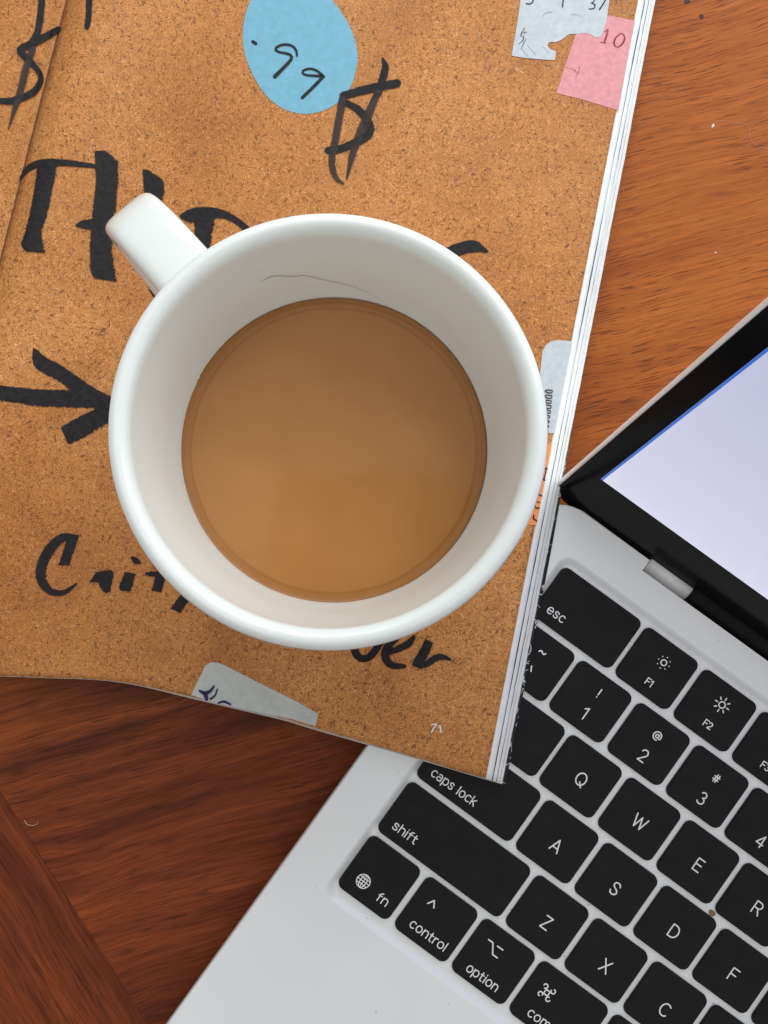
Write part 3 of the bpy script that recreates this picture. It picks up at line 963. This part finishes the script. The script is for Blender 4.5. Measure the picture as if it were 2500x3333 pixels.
# insert the notch along the back edge (between the right-back and left-back corners)
ob = outer[:11] + [(NX1, YB), (NX1, NY), (NX0, NY), (NX0, YB)] + outer[11:]
WX0, WX1, WY0, WY1 = -0.03855, 0.2413, -0.0822, 0.0286
well_top = rrect(WX0, WY0, WX1, WY1, 0.0042, 8)
inner = [(0.0003, 0.0), (0.0009, -0.0004), (0.0016, -0.0012), (0.0020, -0.0014)]


def loop(pts, z): return [bm.verts.new((x, y, z)) for x, y in pts]
def edges_of(l): return [bm.edges.get((l[i], l[(i + 1) % len(l)])) or bm.edges.new((l[i], l[(i + 1) % len(l)])) for i in range(len(l))]


lo_ = loop(ob, DECK); lw = loop(well_top, DECK)
bmesh.ops.triangle_fill(bm, edges=edges_of(lo_) + edges_of(lw), use_beauty=True)
prev = lw
for ins, dz in ((0.0004, -0.0002), (0.0012, -0.0008), (0.0018, -0.00115), (0.0023, -0.0012)):
    cur = loop(rrect(WX0 + ins, WY0 + ins, WX1 - ins, WY1 - ins, 0.0042 - ins * 0.8, 8), DECK + dz)
    for i in range(len(cur)):
        j = (i + 1) % len(cur)
        f = bm.faces.new((prev[i], prev[j], cur[j], cur[i])); f.smooth = True
    prev = cur
bm.faces.new(prev)
pv = lo_
c_ = np.array(ob).mean(0)
for ins, z in ((-0.0003, DECK - 0.0003), (-0.0003, DECK - 0.0035), (0.0010, 0.0040), (0.006, 0.0015), (0.006, 0.0012)):
    cur = []
    for x, y in ob:
        dx = (ins if x < c_[0] else -ins) if (x <= XL + 0.011 or x >= XR - 0.011) else 0
        dy = ins if y < YF + 0.012 else (-ins if (y >= YB - 1e-6 and (x < NX0 or x > NX1)) else 0)
        cur.append(bm.verts.new((x + dx, y + dy, z)))
    for i in range(len(cur)):
        j = (i + 1) % len(cur)
        bm.faces.new((pv[j], pv[i], cur[i], cur[j]))
    pv = cur
bm.faces.new(pv[::-1])
bmesh.ops.recalc_face_normals(bm, faces=bm.faces[:])
me = bpy.data.meshes.new('base'); bm.to_mesh(me); bm.free()
me.materials.append(MAT['alu'])
base = bpy.data.objects.new('base', me); COL.objects.link(base); base.parent = laptop
for fx, fy in ((XL + 0.022, YF + 0.022), (XR - 0.022, YF + 0.022), (XL + 0.022, YB - 0.022), (XR - 0.022, YB - 0.022)):
    V, Fc = [], []
    for r, z in ((0.007, 0.0), (0.0075, 0.0006), (0.0075, 0.0014)):
        for j in range(16): V.append((fx + r * math.cos(j * math.pi / 8), fy + r * math.sin(j * math.pi / 8), z))
    for i in range(2):
        for j in range(16): Fc.append((i * 16 + j, i * 16 + (j + 1) % 16, (i + 1) * 16 + (j + 1) % 16, (i + 1) * 16 + j))
    Fc.append(tuple(range(16))[::-1])
    mesh_obj('foot', V, Fc, MAT['hinge_black'], laptop)

# --- stroke lettering for the key legends (letters drawn as rounded pen strokes)
def arc(cx, cy, rx, ry, a0, a1, n=None):
    n = n or max(5, int(abs(a1 - a0) / 15))
    return [(cx + rx * math.cos(math.radians(a)), cy + ry * math.sin(math.radians(a))) for a in np.linspace(a0, a1, n)]


XH = 0.74
_bowl = arc(0.29, XH / 2, 0.27, XH / 2, 0, 360, 26)
GL = {
    'a': (0.54, [arc(0.26, XH - 0.22, 0.22, 0.22, 150, 0, 8) + [(0.48, 0)], arc(0.24, 0.215, 0.22, 0.215, 20, 340, 18) and ([(0.48, 0.43), (0.24, 0.42)] + arc(0.22, 0.21, 0.20, 0.21, 90, 270, 9) + [(0.3, 0.01), (0.48, 0.16)])]),
    'c': (0.52, [arc(0.29, XH / 2, 0.27, XH / 2, 48, 312, 18)]),
    'd': (0.58, [_bowl, [(0.56, 1.0), (0.56, 0)]]),
    'e': (0.58, [[(0.03, XH / 2), (0.55, XH / 2)] + arc(0.29, XH / 2, 0.27, XH / 2, 0, 318, 22)]),
    'f': (0.36, [[(0.13, 0), (0.13, 0.8)] + arc(0.31, 0.80, 0.18, 0.20, 180, 85, 6), [(0.0, 0.68), (0.34, 0.68)]]),
    'h': (0.52, [[(0.03, 0), (0.03, 1.0)], [(0.03, 0.40)] + arc(0.27, 0.48, 0.24, 0.26, 165, 0, 9) + [(0.51, 0)]]),
    'i': (0.10, [[(0.05, 0), (0.05, XH)], [(0.05, 0.965), (0.05, 0.985)]]),
    'k': (0.50, [[(0.03, 0), (0.03, 1.0)], [(0.46, XH), (0.03, 0.30)], [(0.18, 0.45), (0.48, 0)]]),
    'l': (0.10, [[(0.05, 0), (0.05, 1.0)]]),
    'm': (0.86, [[(0.03, 0), (0.03, XH)], [(0.03, 0.40)] + arc(0.23, 0.51, 0.20, 0.23, 165, 0, 8) + [(0.43, 0)], [(0.43, 0.40)] + arc(0.63, 0.51, 0.20, 0.23, 165, 0, 8) + [(0.83, 0)]]),
    'n': (0.54, [[(0.03, 0), (0.03, XH)], [(0.03, 0.40)] + arc(0.27, 0.48, 0.24, 0.26, 165, 0, 9) + [(0.51, 0)]]),
    'o': (0.58, [_bowl]),
    'p': (0.58, [_bowl, [(0.02, XH), (0.02, -0.28)]]),
    'r': (0.34, [[(0.03, 0), (0.03, XH)], [(0.03, 0.42)] + arc(0.27, 0.46, 0.24, 0.27, 165, 75, 5)]),
    's': (0.48, [[(0.44, 0.60), (0.35, 0.71), (0.22, 0.745), (0.08, 0.69), (0.05, 0.56), (0.13, 0.43), (0.34, 0.34), (0.44, 0.21), (0.40, 0.07), (0.25, -0.005), (0.11, 0.03), (0.02, 0.15)]]),
    't': (0.36, [[(0.14, 0.95), (0.14, 0.2)] + arc(0.29, 0.18, 0.15, 0.18, 180, 285, 6), [(0.0, 0.68), (0.33, 0.68)]]),
    ' ': (0.25, []),
    'A': (0.72, [[(0.0, 0), (0.36, 1), (0.72, 0)], [(0.13, 0.31), (0.59, 0.31)]]),
    'B': (0.62, [[(0, 0), (0, 1), (0.3, 1)] + arc(0.3, 0.76, 0.26, 0.24, 90, -90, 9) + [(0, 0.52)], [(0.3, 0.52)] + arc(0.32, 0.26, 0.29, 0.26, 90, -90, 9) + [(0, 0)]]),
    'C': (0.72, [arc(0.40, 0.5, 0.40, 0.5, 48, 312, 20)]),
    'D': (0.70, [[(0, 0), (0, 1), (0.28, 1)] + arc(0.28, 0.5, 0.42, 0.5, 90, -90, 16) + [(0, 0)]]),
    'E': (0.56, [[(0.56, 1), (0, 1), (0, 0), (0.56, 0)], [(0, 0.52), (0.50, 0.52)]]),
    'F': (0.55, [[(0.55, 1), (0, 1), (0, 0)], [(0, 0.50), (0.48, 0.50)]]),
    'G': (0.74, [arc(0.40, 0.5, 0.40, 0.5, 50, 360, 22) + [(0.45, 0.5)]]),
    'H': (0.68, [[(0, 0), (0, 1)], [(0.68, 0), (0.68, 1)], [(0, 0.52), (0.68, 0.52)]]),
    'I': (0.1, [[(0.05, 0), (0.05, 1)]]),
    'J': (0.5, [[(0.5, 1), (0.5, 0.28)] + arc(0.25, 0.26, 0.25, 0.26, 0, -160, 9)]),
    'K': (0.62, [[(0, 0), (0, 1)], [(0.6, 1), (0, 0.40)], [(0.22, 0.6), (0.64, 0)]]),
    'L': (0.52, [[(0, 1), (0, 0), (0.52, 0)]]),
    'M': (0.84, [[(0, 0), (0, 1), (0.42, 0.25), (0.84, 1), (0.84, 0)]]),
    'N': (0.68, [[(0, 0), (0, 1), (0.68, 0), (0.68, 1)]]),
    'O': (0.80, [arc(0.40, 0.5, 0.40, 0.5, 0, 360, 28)]),
    'P': (0.60, [[(0, 0), (0, 1), (0.3, 1)] + arc(0.3, 0.72, 0.28, 0.28, 90, -90, 9) + [(0, 0.44)]]),
    'Q': (0.80, [arc(0.40, 0.5, 0.40, 0.5, 0, 360, 28), [(0.42, 0.26), (0.72, -0.08)]]),
    'R': (0.62, [[(0, 0), (0, 1), (0.32, 1)] + arc(0.32, 0.74, 0.28, 0.26, 90, -90, 9) + [(0, 0.48)], [(0.34, 0.48), (0.62, 0)]]),
    'S': (0.62, [[(0.58, 0.78), (0.49, 0.95), (0.31, 1.0), (0.12, 0.95), (0.04, 0.78), (0.12, 0.61), (0.31, 0.52), (0.50, 0.42), (0.59, 0.25), (0.50, 0.06), (0.31, 0.0), (0.11, 0.05), (0.02, 0.23)]]),
    'T': (0.66, [[(0, 1), (0.66, 1)], [(0.33, 1), (0.33, 0)]]),
    'U': (0.66, [[(0, 1), (0, 0.305)] + arc(0.33, 0.33, 0.33, 0.33, 180, 360, 12) + [(0.66, 1)]]),
    'V': (0.72, [[(0, 1), (0.36, 0), (0.72, 1)]]),
    'W': (1.05, [[(0, 1), (0.27, 0), (0.525, 0.92), (0.78, 0), (1.05, 1)]]),
    'X': (0.68, [[(0, 0), (0.66, 1)], [(0.02, 1), (0.68, 0)]]),
    'Y': (0.68, [[(0, 1), (0.34, 0.46), (0.68, 1)], [(0.34, 0.46), (0.34, 0)]]),
    'Z': (0.62, [[(0.02, 1), (0.60, 1), (0.0, 0), (0.62, 0)]]),
    '1': (0.34, [[(0.0, 0.80), (0.28, 1), (0.28, 0)]]),
    '2': (0.58, [arc(0.29, 0.72, 0.27, 0.28, 165, -30, 12) + [(0.02, 0.0), (0.58, 0.0)]]),
    '3': (0.58, [arc(0.28, 0.76, 0.24, 0.24, 150, -80, 12) + arc(0.28, 0.27, 0.29, 0.27, 85, -150, 14)]),
    '4': (0.62, [[(0.46, 0), (0.46, 1), (0.0, 0.27), (0.62, 0.27)]]),
    '5': (0.56, [[(0.52, 1), (0.12, 1), (0.06, 0.52)] + arc(0.27, 0.32, 0.29, 0.32, 125, -150, 14)]),
    '6': (0.6, [[(0.46, 1), (0.08, 0.45)], arc(0.3, 0.30, 0.29, 0.30, 0, 360, 22)]),
    '7': (0.56, [[(0, 1), (0.56, 1), (0.18, 0)]]),
    '8': (0.6, [arc(0.3, 0.75, 0.24, 0.25, 0, 360, 18), arc(0.3, 0.26, 0.29, 0.26, 0, 360, 20)]),
    '9': (0.6, [[(0.14, 0), (0.52, 0.55)], arc(0.3, 0.70, 0.29, 0.30, 0, 360, 22)]),
    '0': (0.62, [arc(0.31, 0.5, 0.30, 0.5, 0, 360, 24)]),
    '!': (0.1, [[(0.05, 1), (0.05, 0.30)], [(0.05, 0.03), (0.05, 0.0)]]),
    '@': (1.0, [arc(0.5, 0.45, 0.19, 0.20, 0, 360, 18), [(0.69, 0.66), (0.69, 0.36)] + arc(0.83, 0.36, 0.14, 0.13, 180, 350, 6) + arc(0.5, 0.46, 0.48, 0.50, 0, 290, 22)]),
    '#': (0.8, [[(0.22, 0.05), (0.36, 0.95)], [(0.48, 0.05), (0.62, 0.95)], [(0.06, 0.33), (0.72, 0.305)], [(0.1, 0.67), (0.76, 0.67)]]),
    '$': (0.62, [[(0.58, 0.74), (0.49, 0.88), (0.31, 0.92), (0.12, 0.88), (0.05, 0.74), (0.12, 0.6), (0.5, 0.42), (0.59, 0.27), (0.5, 0.12), (0.31, 0.07), (0.11, 0.12), (0.02, 0.26)], [(0.31, 1.05), (0.31, -0.06)]]),
    '~': (0.7, [[(0.0, 0.40), (0.12, 0.58), (0.27, 0.58), (0.43, 0.44), (0.58, 0.42), (0.70, 0.60)]]),
    '`': (0.25, [[(0.0, 1.0), (0.22, 0.62)]]),
    '^': (0.8, [[(0.0, 0.2), (0.4, 0.85), (0.8, 0.2)]]),
}


def stroke_mesh(lines, w, z, V, Fc):
    """Flat rounded strokes, 0.02 mm proud of the cap; every stroke one strip with round ends."""
    for ln in lines:
        p = np.asarray(ln, float)
        keep = [0]
        for i in range(1, len(p)):
            if np.linalg.norm(p[i] - p[keep[-1]]) > 1e-7: keep.append(i)
        p = p[keep]
        if len(p) == 1: p = np.vstack([p, p + [1e-6, 0]])
        closed = len(p) > 4 and np.linalg.norm(p[0] - p[-1]) < w * 0.05
        hw = w / 2
        d = np.diff(p, axis=0); ln_ = np.linalg.norm(d, axis=1); d = d / ln_[:, None]
        for i in range(len(d)):                      # one quad per segment
            n_ = np.array([-d[i, 1], d[i, 0]]) * hw
            k_ = len(V)
            zz = z + 1e-7 * ((len(V) // 4) % 40)
            for q in (p[i] + n_, p[i] - n_, p[i + 1] - n_, p[i + 1] + n_): V.append((q[0], q[1], zz))
            Fc.append((k_, k_ + 1, k_ + 2, k_ + 3))
        joints = range(len(p) - 1) if closed else range(len(p))
        for i in joints:                             # round ends and joints
            k_ = len(V)
            zz = z + 1e-7 * (41 + (len(V) // 4) % 40)
            for j in range(12):
                V.append((p[i][0] + hw * math.cos(j * math.pi / 6), p[i][1] + hw * math.sin(j * math.pi / 6), zz))
            Fc.append(tuple(k_ + j for j in range(12)))


def text_lines(txt, cap, cx, cy, track=0.16, length=None):
    """Strokes of a word centred on (cx, cy); cap = capital height; optionally fitted to a length."""
    x = 0.0; out = []
    for ch in txt:
        w_, g_ = GL[ch]
        for l in g_: out.append([(px + x, py) for px, py in l])
        x += w_ + track
    tot = x - track
    s_ = cap
    sx = s_ if length is None else length / tot
    mid = XH / 2 if txt.islower() else 0.5
    return [[(cx + (px - tot / 2) * sx, cy + (py - mid) * s_) for px, py in l] for l in out]


def sun_lines(cx, cy, r, rays):
    L = [arc(cx, cy, r, r, 0, 360, 22)]
    for i in range(8):
        a_ = math.radians(45 * i + 22.5 * 0)
        r0, r1 = (r * 2.15, r * 2.16) if not rays else (r * 1.75, r * 2.45)
        L.append([(cx + r0 * math.cos(a_), cy + r0 * math.sin(a_)), (cx + r1 * math.cos(a_), cy + r1 * math.sin(a_))])
    return L


def mm(l): return [[(x * 1e-3, y * 1e-3) for x, y in q] for q in l]


ROWY = [17.7 - 17.55 * i for i in range(6)]
KW, KH = 17.15, 15.75
P19 = 19.05
key_meshes = {}


def key_mesh(w, h):
    kk = (round(w, 2), round(h, 2))
    if kk in key_meshes: return key_meshes[kk]
    V, Fc = [], []
    lv = [(-0.12, -1.15, 2.0), (-0.05, -0.5, 1.95), (0.0, -0.16, 1.9), (0.05, -0.06, 1.85), (0.16, 0.0, 1.74)]
    n_ = None
    for ins, z, r in lv:
        pts = rrect(-w / 2 + ins, -h / 2 + ins, w / 2 - ins, h / 2 - ins, r, 7)
        n_ = len(pts)
        V += [(x * 1e-3, y * 1e-3, z * 1e-3) for x, y in pts]
    for i in range(len(lv) - 1):
        for j in range(n_):
            Fc.append((i * n_ + j, i * n_ + (j + 1) % n_, (i + 1) * n_ + (j + 1) % n_, (i + 1) * n_ + j))
    Fc.append(tuple((len(lv) - 1) * n_ + j for j in range(n_)))
    me = bpy.data.meshes.new('key')
    me.from_pydata(V, [], Fc)
    sm_ = [True] * (len(Fc) - 1) + [False]
    me.polygons.foreach_set('use_smooth', sm_)
    me.materials.append(MAT['key'])
    key_meshes[kk] = me
    return me


def add_key(x0, x1, y, h, legends, label):
    """legends: list of (stroke lines in laptop mm, stroke width mm)."""
    cx = (x0 + x1) / 2
    o = bpy.data.objects.new('key', key_mesh(x1 - x0, h))
    COL.objects.link(o); o.parent = laptop
    o.location = (cx * 1e-3, y * 1e-3, KEYTOP + random.uniform(-0.00005, 0.00005))
    o.rotation_euler = (random.uniform(-0.002, 0.002), random.uniform(-0.002, 0.002), random.uniform(-0.0015, 0.0015))
    o['label'] = label
    if legends:
        V, Fc = [], []
        for lines, w_ in legends:
            stroke_mesh([[((px - cx) * 1e-3, (py - y) * 1e-3) for px, py in l] for l in lines], w_ * 1e-3, 0.00002, V, Fc)
        mesh_obj('legend', V, Fc, MAT['legend'], o)
    return o


LW = 0.36
# function row
add_key(-36.3, -10.5, ROWY[0], KH, [(text_lines('esc', 2.35, -30.6, 13.5, length=5.3), 0.305)], 'black esc key')
add_key(-9.05, 8.15, ROWY[0], KH, [(sun_lines(0.0, 20.0, 0.78, False), 0.33), (text_lines('F1', 1.75, -0.1, 13.5), 0.30)], 'black F1 key with a small sun symbol')
add_key(10.0, 27.2, ROWY[0], KH, [(sun_lines(19.0, 20.0, 0.85, True), 0.34), (text_lines('F2', 1.75, 18.95, 13.6), 0.30)], 'black F2 key with a large sun symbol')
xk = 29.05
for i in range(3, 12):
    lg = [(text_lines('F' + str(i) if i < 10 else 'F1' + str(i - 10), 1.75, xk + 8.6, 13.6), 0.30)]
    add_key(xk, xk + 17.15, ROWY[0], KH, lg, 'black F%d key' % i)
    xk += P19
# number row
add_key(-36.3, -19.7, ROWY[1], KH, [(text_lines('~', 2.6, -27.75, 3.2), 0.36), (text_lines('`', 3.2, -27.6, -3.0), 0.36)], 'black tilde and backtick key')
shift_sym = {1: '!', 2: '@', 3: '#', 4: '$'}
for i in range(1, 11):
    c_x = -9.65 + (i - 1) * P19
    lg = [(text_lines(str(i % 10), 3.25, c_x + 0.35, -3.15), LW)]
    if i in shift_sym:
        lg.append((text_lines(shift_sym[i], 2.3 if i != 1 else 2.4, c_x + 0.4, 3.3), 0.34))
    add_key(c_x - KW / 2, c_x + KW / 2, ROWY[1], KH, lg, 'black number %d key' % (i % 10))
# letter rows
add_key(-36.3, -10.35, ROWY[2], KH, [(text_lines('t', 2.35, -31.5, -21.8), 0.33), (text_lines('a', 2.35, -30.2, -21.8), 0.305)], 'black tab key under the magazine corner')
for i, ch in enumerate('QWERTYUIOP'):
    x = i * P19
    add_key(x - 8.9, x + 8.25, ROWY[2], KH, [(text_lines(ch, 3.35, x, -17.95 if ch != 'Q' else -17.85), LW)], 'black letter %s key' % ch)
add_key(-36.3, -5.7, ROWY[3], KH, [(text_lines('caps lock', 2.35, -26.0, -39.5, length=14.0), 0.305)], 'black caps lock key, partly under the magazine corner')
for i, ch in enumerate('ASDFGHJKL'):
    x = (i + 0.25) * P19
    lg = [(text_lines(ch, 3.35, x, -35.8), LW)]
    add_key(x - 8.75, x + 8.4, ROWY[3], KH, lg, 'black letter %s key' % ch)
add_key(-36.3, 3.5, ROWY[4], KH, [(text_lines('shift', 2.35, -29.5, -56.7, length=7.3), 0.305)], 'black shift key')
for i, ch in enumerate('ZXCVBNM'):
    x = (i + 0.75) * P19
    add_key(x - 9.0, x + 8.15, ROWY[4], KH, [(text_lines(ch, 3.35, x, -53.6), LW)], 'black letter %s key' % ch)
# bottom row
gx, gy = -31.05, -73.15
globe = [arc(gx, gy, 1.83, 1.83, 0, 360, 30), arc(gx, gy, 0.85, 1.83, 0, 360, 24), [(gx, gy - 1.83), (gx, gy + 1.83)], [(gx - 1.83, gy), (gx + 1.83, gy)], [(gx - 1.55, gy + 0.9), (gx, gy + 0.75), (gx + 1.55, gy + 0.9)], [(gx - 1.55, gy - 0.9), (gx, gy - 0.75), (gx + 1.55, gy - 0.9)]]
add_key(-36.3, -19.9, ROWY[5], KH + 0.4, [(globe, 0.26), (text_lines('fn', 2.35, -24.1, -74.2, length=3.1), 0.305)], 'black fn key with a globe symbol')
add_key(-17.95, -1.2, ROWY[5], KH + 0.4, [(text_lines('^', 2.5, -13.0, -67.1), 0.36), (text_lines('control', 2.35, -9.0, -74.6, length=11.2), 0.305)], 'black control key')
ox, oy = 6.75, -67.3
optl = [[(ox - 2.3, oy + 1.25), (ox - 0.9, oy + 1.25), (ox + 0.8, oy - 1.25), (ox + 2.3, oy - 1.25)], [(ox + 0.6, oy + 1.25), (ox + 2.3, oy + 1.25)]]
add_key(0.55, 17.45, ROWY[5], KH + 0.4, [(optl, 0.36), (text_lines('option', 2.35, 8.9, -75.1, length=9.6), 0.305)], 'black option key')
qx, qy = 24.8, -68.2
cmdl = [[(qx - 0.62, qy - 0.62), (qx - 0.62, qy + 0.62)], [(qx + 0.62, qy - 0.62), (qx + 0.62, qy + 0.62)], [(qx - 0.62, qy - 0.62), (qx + 0.62, qy - 0.62)], [(qx - 0.62, qy + 0.62), (qx + 0.62, qy + 0.62)]]
for sx in (-1, 1):
    for sy in (-1, 1):
        a0 = {(1, 1): 270, (-1, 1): 0, (-1, -1): 90, (1, -1): 180}[(sx, sy)]
        cmdl.append(arc(qx + sx * 1.2, qy + sy * 1.2, 0.58, 0.58, a0 - 90, a0 + 180, 16))
add_key(19.25, 41.0, ROWY[5], KH + 0.4, [(cmdl, 0.33), (text_lines('command', 2.35, 31.6, -75.0, length=15.6), 0.305)], 'black command key')
add_key(42.85, 138.0, ROWY[5], KH + 0.4, [], 'black space bar')

# --- hinge and lid
HY, HZ = 0.0406, 0.0125
LA = math.radians(106)
wdir = Vector((0, -math.cos(LA), math.sin(LA)))
lid_m = Matrix(((1, 0, 0, 0), (0, wdir.y, -wdir.z, HY), (0, wdir.z, wdir.y, HZ), (0, 0, 0, 1)))   # local x, y = up the lid, z = out of the glass
# z of the lid frame: x cross w
nz_ = Vector((1, 0, 0)).cross(wdir)
lid_m = Matrix(((1, wdir.x, nz_.x, 0), (0, wdir.y, nz_.y, HY), (0, wdir.z, nz_.z, HZ), (0, 0, 0, 1)))


def plate(name, outline_levels, mat, parent, m=None):
    """Loft closed outlines (list of (points, z)) and cap both ends."""
    V, Fc = [], []
    n_ = len(outline_levels[0][0])
    for pts, z in outline_levels: V += [(x, y, z) for x, y in pts]
    for i in range(len(outline_levels) - 1):
        for j in range(n_): Fc.append((i * n_ + j, i * n_ + (j + 1) % n_, (i + 1) * n_ + (j + 1) % n_, (i + 1) * n_ + j))
    Fc.append(tuple(range(n_))[::-1]); Fc.append(tuple((len(outline_levels) - 1) * n_ + j for j in range(n_)))
    o = mesh_obj(name, V, Fc, mat, parent)
    if m is not None: o.matrix_local = m
    return o


LB, LT = -0.0034, 0.2085
cr = (0.010, 0.010, 0.0066, 0.0066)
def lo(i): return rrect(XL + i, LB + i, XR - i, LT - i, tuple(max(0.001, c - i) for c in cr), 8)
lid = plate('lid', [(lo(0.0022), -0.0048), (lo(0.0006), -0.0042), (lo(0.0), -0.0030), (lo(-0.0001), -0.0012), (lo(0.0), -0.0005), (lo(0.0003), -0.0003)], MAT['alu'], laptop, lid_m)
lid.data.materials[0] = MAT['alu']
bez = plate('bezel', [(lo(0.00045), -0.0004), (lo(0.00045), -0.0001), (lo(0.0006), 0.0)], MAT['glass'], lid)
disp = mesh_obj('display', [(-0.0446, 0.0209, 0.00006), (0.2474, 0.0209, 0.00006), (0.2474, 0.2030, 0.00006), (-0.0446, 0.2030, 0.00006)], [(0, 1, 2, 3)], MAT['screen'], lid)
disp['label'] = 'lit pale lavender screen'
mesh_obj('window_border', [(-0.0446, 0.0210, 0.00011), (-0.0440, 0.0210, 0.00011), (-0.0440, 0.2030, 0.00011), (-0.0446, 0.2030, 0.00011)], [(0, 1, 2, 3)], MAT['screen_blue'], lid)


def barrel(name, x0, x1, y, z, r, mat, parent, seg=28):
    V, Fc = [], []
    prof = [(x0, r * 0.86), (x0 + 0.0003, r), (x1 - 0.0003, r), (x1, r * 0.86)]
    for x, rr in prof:
        for j in range(seg): V.append((x, y + rr * math.cos(2 * math.pi * j / seg), z + rr * math.sin(2 * math.pi * j / seg)))
    for i in range(3):
        for j in range(seg): Fc.append((i * seg + j, i * seg + (j + 1) % seg, (i + 1) * seg + (j + 1) % seg, (i + 1) * seg + j))
    Fc.append(tuple(range(seg))[::-1]); Fc.append(tuple(3 * seg + j for j in range(seg)))
    return mesh_obj(name, V, Fc, mat, parent, True)


barrel('hinge_barrel', NX0 + 0.0004, -0.0045, 0.0401, 0.0098, 0.0033, MAT['alu_bright'], laptop)
barrel('hinge_cover', -0.0043, 0.2068, 0.0404, 0.0104, 0.0036, MAT['hinge_black'], laptop)
barrel('hinge_barrel', 0.2070, NX1 - 0.0004, 0.0401, 0.0098, 0.0033, MAT['alu_bright'], laptop)

# ------------------------------------------------------------------ small litter
def lump(name, u, v, z, size, mat, label, cat, seed=1):
    r = np.random.default_rng(seed)
    bm = bmesh.new()
    bmesh.ops.create_icosphere(bm, subdivisions=2, radius=1.0)
    for w in bm.verts:
        w.co *= 1 + r.uniform(-0.28, 0.28)
        w.co.x *= size[0]; w.co.y *= size[1]; w.co.z *= size[2]
    me = bpy.data.meshes.new(name); bm.to_mesh(me); bm.free()
    me.materials.append(mat)
    o = bpy.data.objects.new(name, me); COL.objects.link(o)
    p = at(u, v, z)
    o.location = (float(p[0]), float(p[1]), z + size[2] * 0.8)
    o.rotation_euler = (0, 0, seed * 1.3)
    return tag(o, label, cat)


def on_table(pts, n, z=0.00012):
    q = spline(pts, n)
    P = at(q[:, 0], q[:, 1], np.full(n, z))
    return P


th = on_table([(1500 + x / 1.659, y / 1.659) for x, y in [(1375, 655), (1420, 652), (1470, 665), (1530, 668), (1555, 700), (1562, 745), (1590, 785), (1630, 800), (1700, 805)]], 60, 0.00008)
tag(tube('thread', th, 0.000055, MAT['thread']), 'long pale thread curling over the bare wood above the screen', 'thread')
lump('lint', 2320, 411, 0.0, (0.00032, 0.00068, 0.0002), MAT['lint'], 'white lint flake at the end of the long pale thread', 'lint', 2)
fb = on_table([(x / 1.659, 2100 + y / 1.659) for x, y in [(133, 945), (142, 962), (158, 972), (180, 973), (198, 966), (206, 950)]], 24, 0.00012)
tag(tube('fibre', fb, np.interp(np.linspace(0, 1, 24), [0, 0.3, 1], [0.00011, 0.00009, 0.00005]), MAT['thread']), 'short curled pale fibre lying beside the diagonal border strip', 'fibre')
lump('crumb', 1700 + 1280 / 2.07375, 2433 + 1117 / 2.07375, DECK - 0.0012, (0.00075, 0.00085, 0.0005), MAT['crumb'], 'tan crumb lodged between the E, R, D and F keys', 'crumb', 3)
lump('crumb', 1500 + 1300 / 1.659, 90 / 1.659, 0.0, (0.0008, 0.0006, 0.00008), MAT['dark_crumb'], 'dark speck on the bare wood above the thread', 'crumb', 4)
lump('crumb', 1500 + 1220 / 1.659, 8 / 1.659, 0.0, (0.0009, 0.0006, 0.00008), MAT['dark_crumb'], 'dark speck at the very top edge of the wood', 'crumb', 5)
lump('lint', 1500 + 1375 / 1.659, 1365 / 1.659, 0.0, (0.00025, 0.0003, 0.00015), MAT['lint'], 'tiny white lint dot on the wood between magazine and screen', 'lint', 6)

# ------------------------------------------------------------------ the phone that takes the picture (it shows as a faint dark shape in the coffee)
phone = thing('phone', (-0.0069, -0.045, 0.2768), 'dark phone held above the table, mirrored faintly in the coffee', 'phone')
pts = lambda i: rrect(-0.0389 + i, -0.0806 + i, 0.0389 - i, 0.0806 - i, 0.011 - i, 8)
plate('body', [(pts(0.0006), 0.0), (pts(0.0), 0.0008), (pts(0.0), 0.0074), (pts(0.0006), 0.0082)], MAT['hinge_black'], phone)
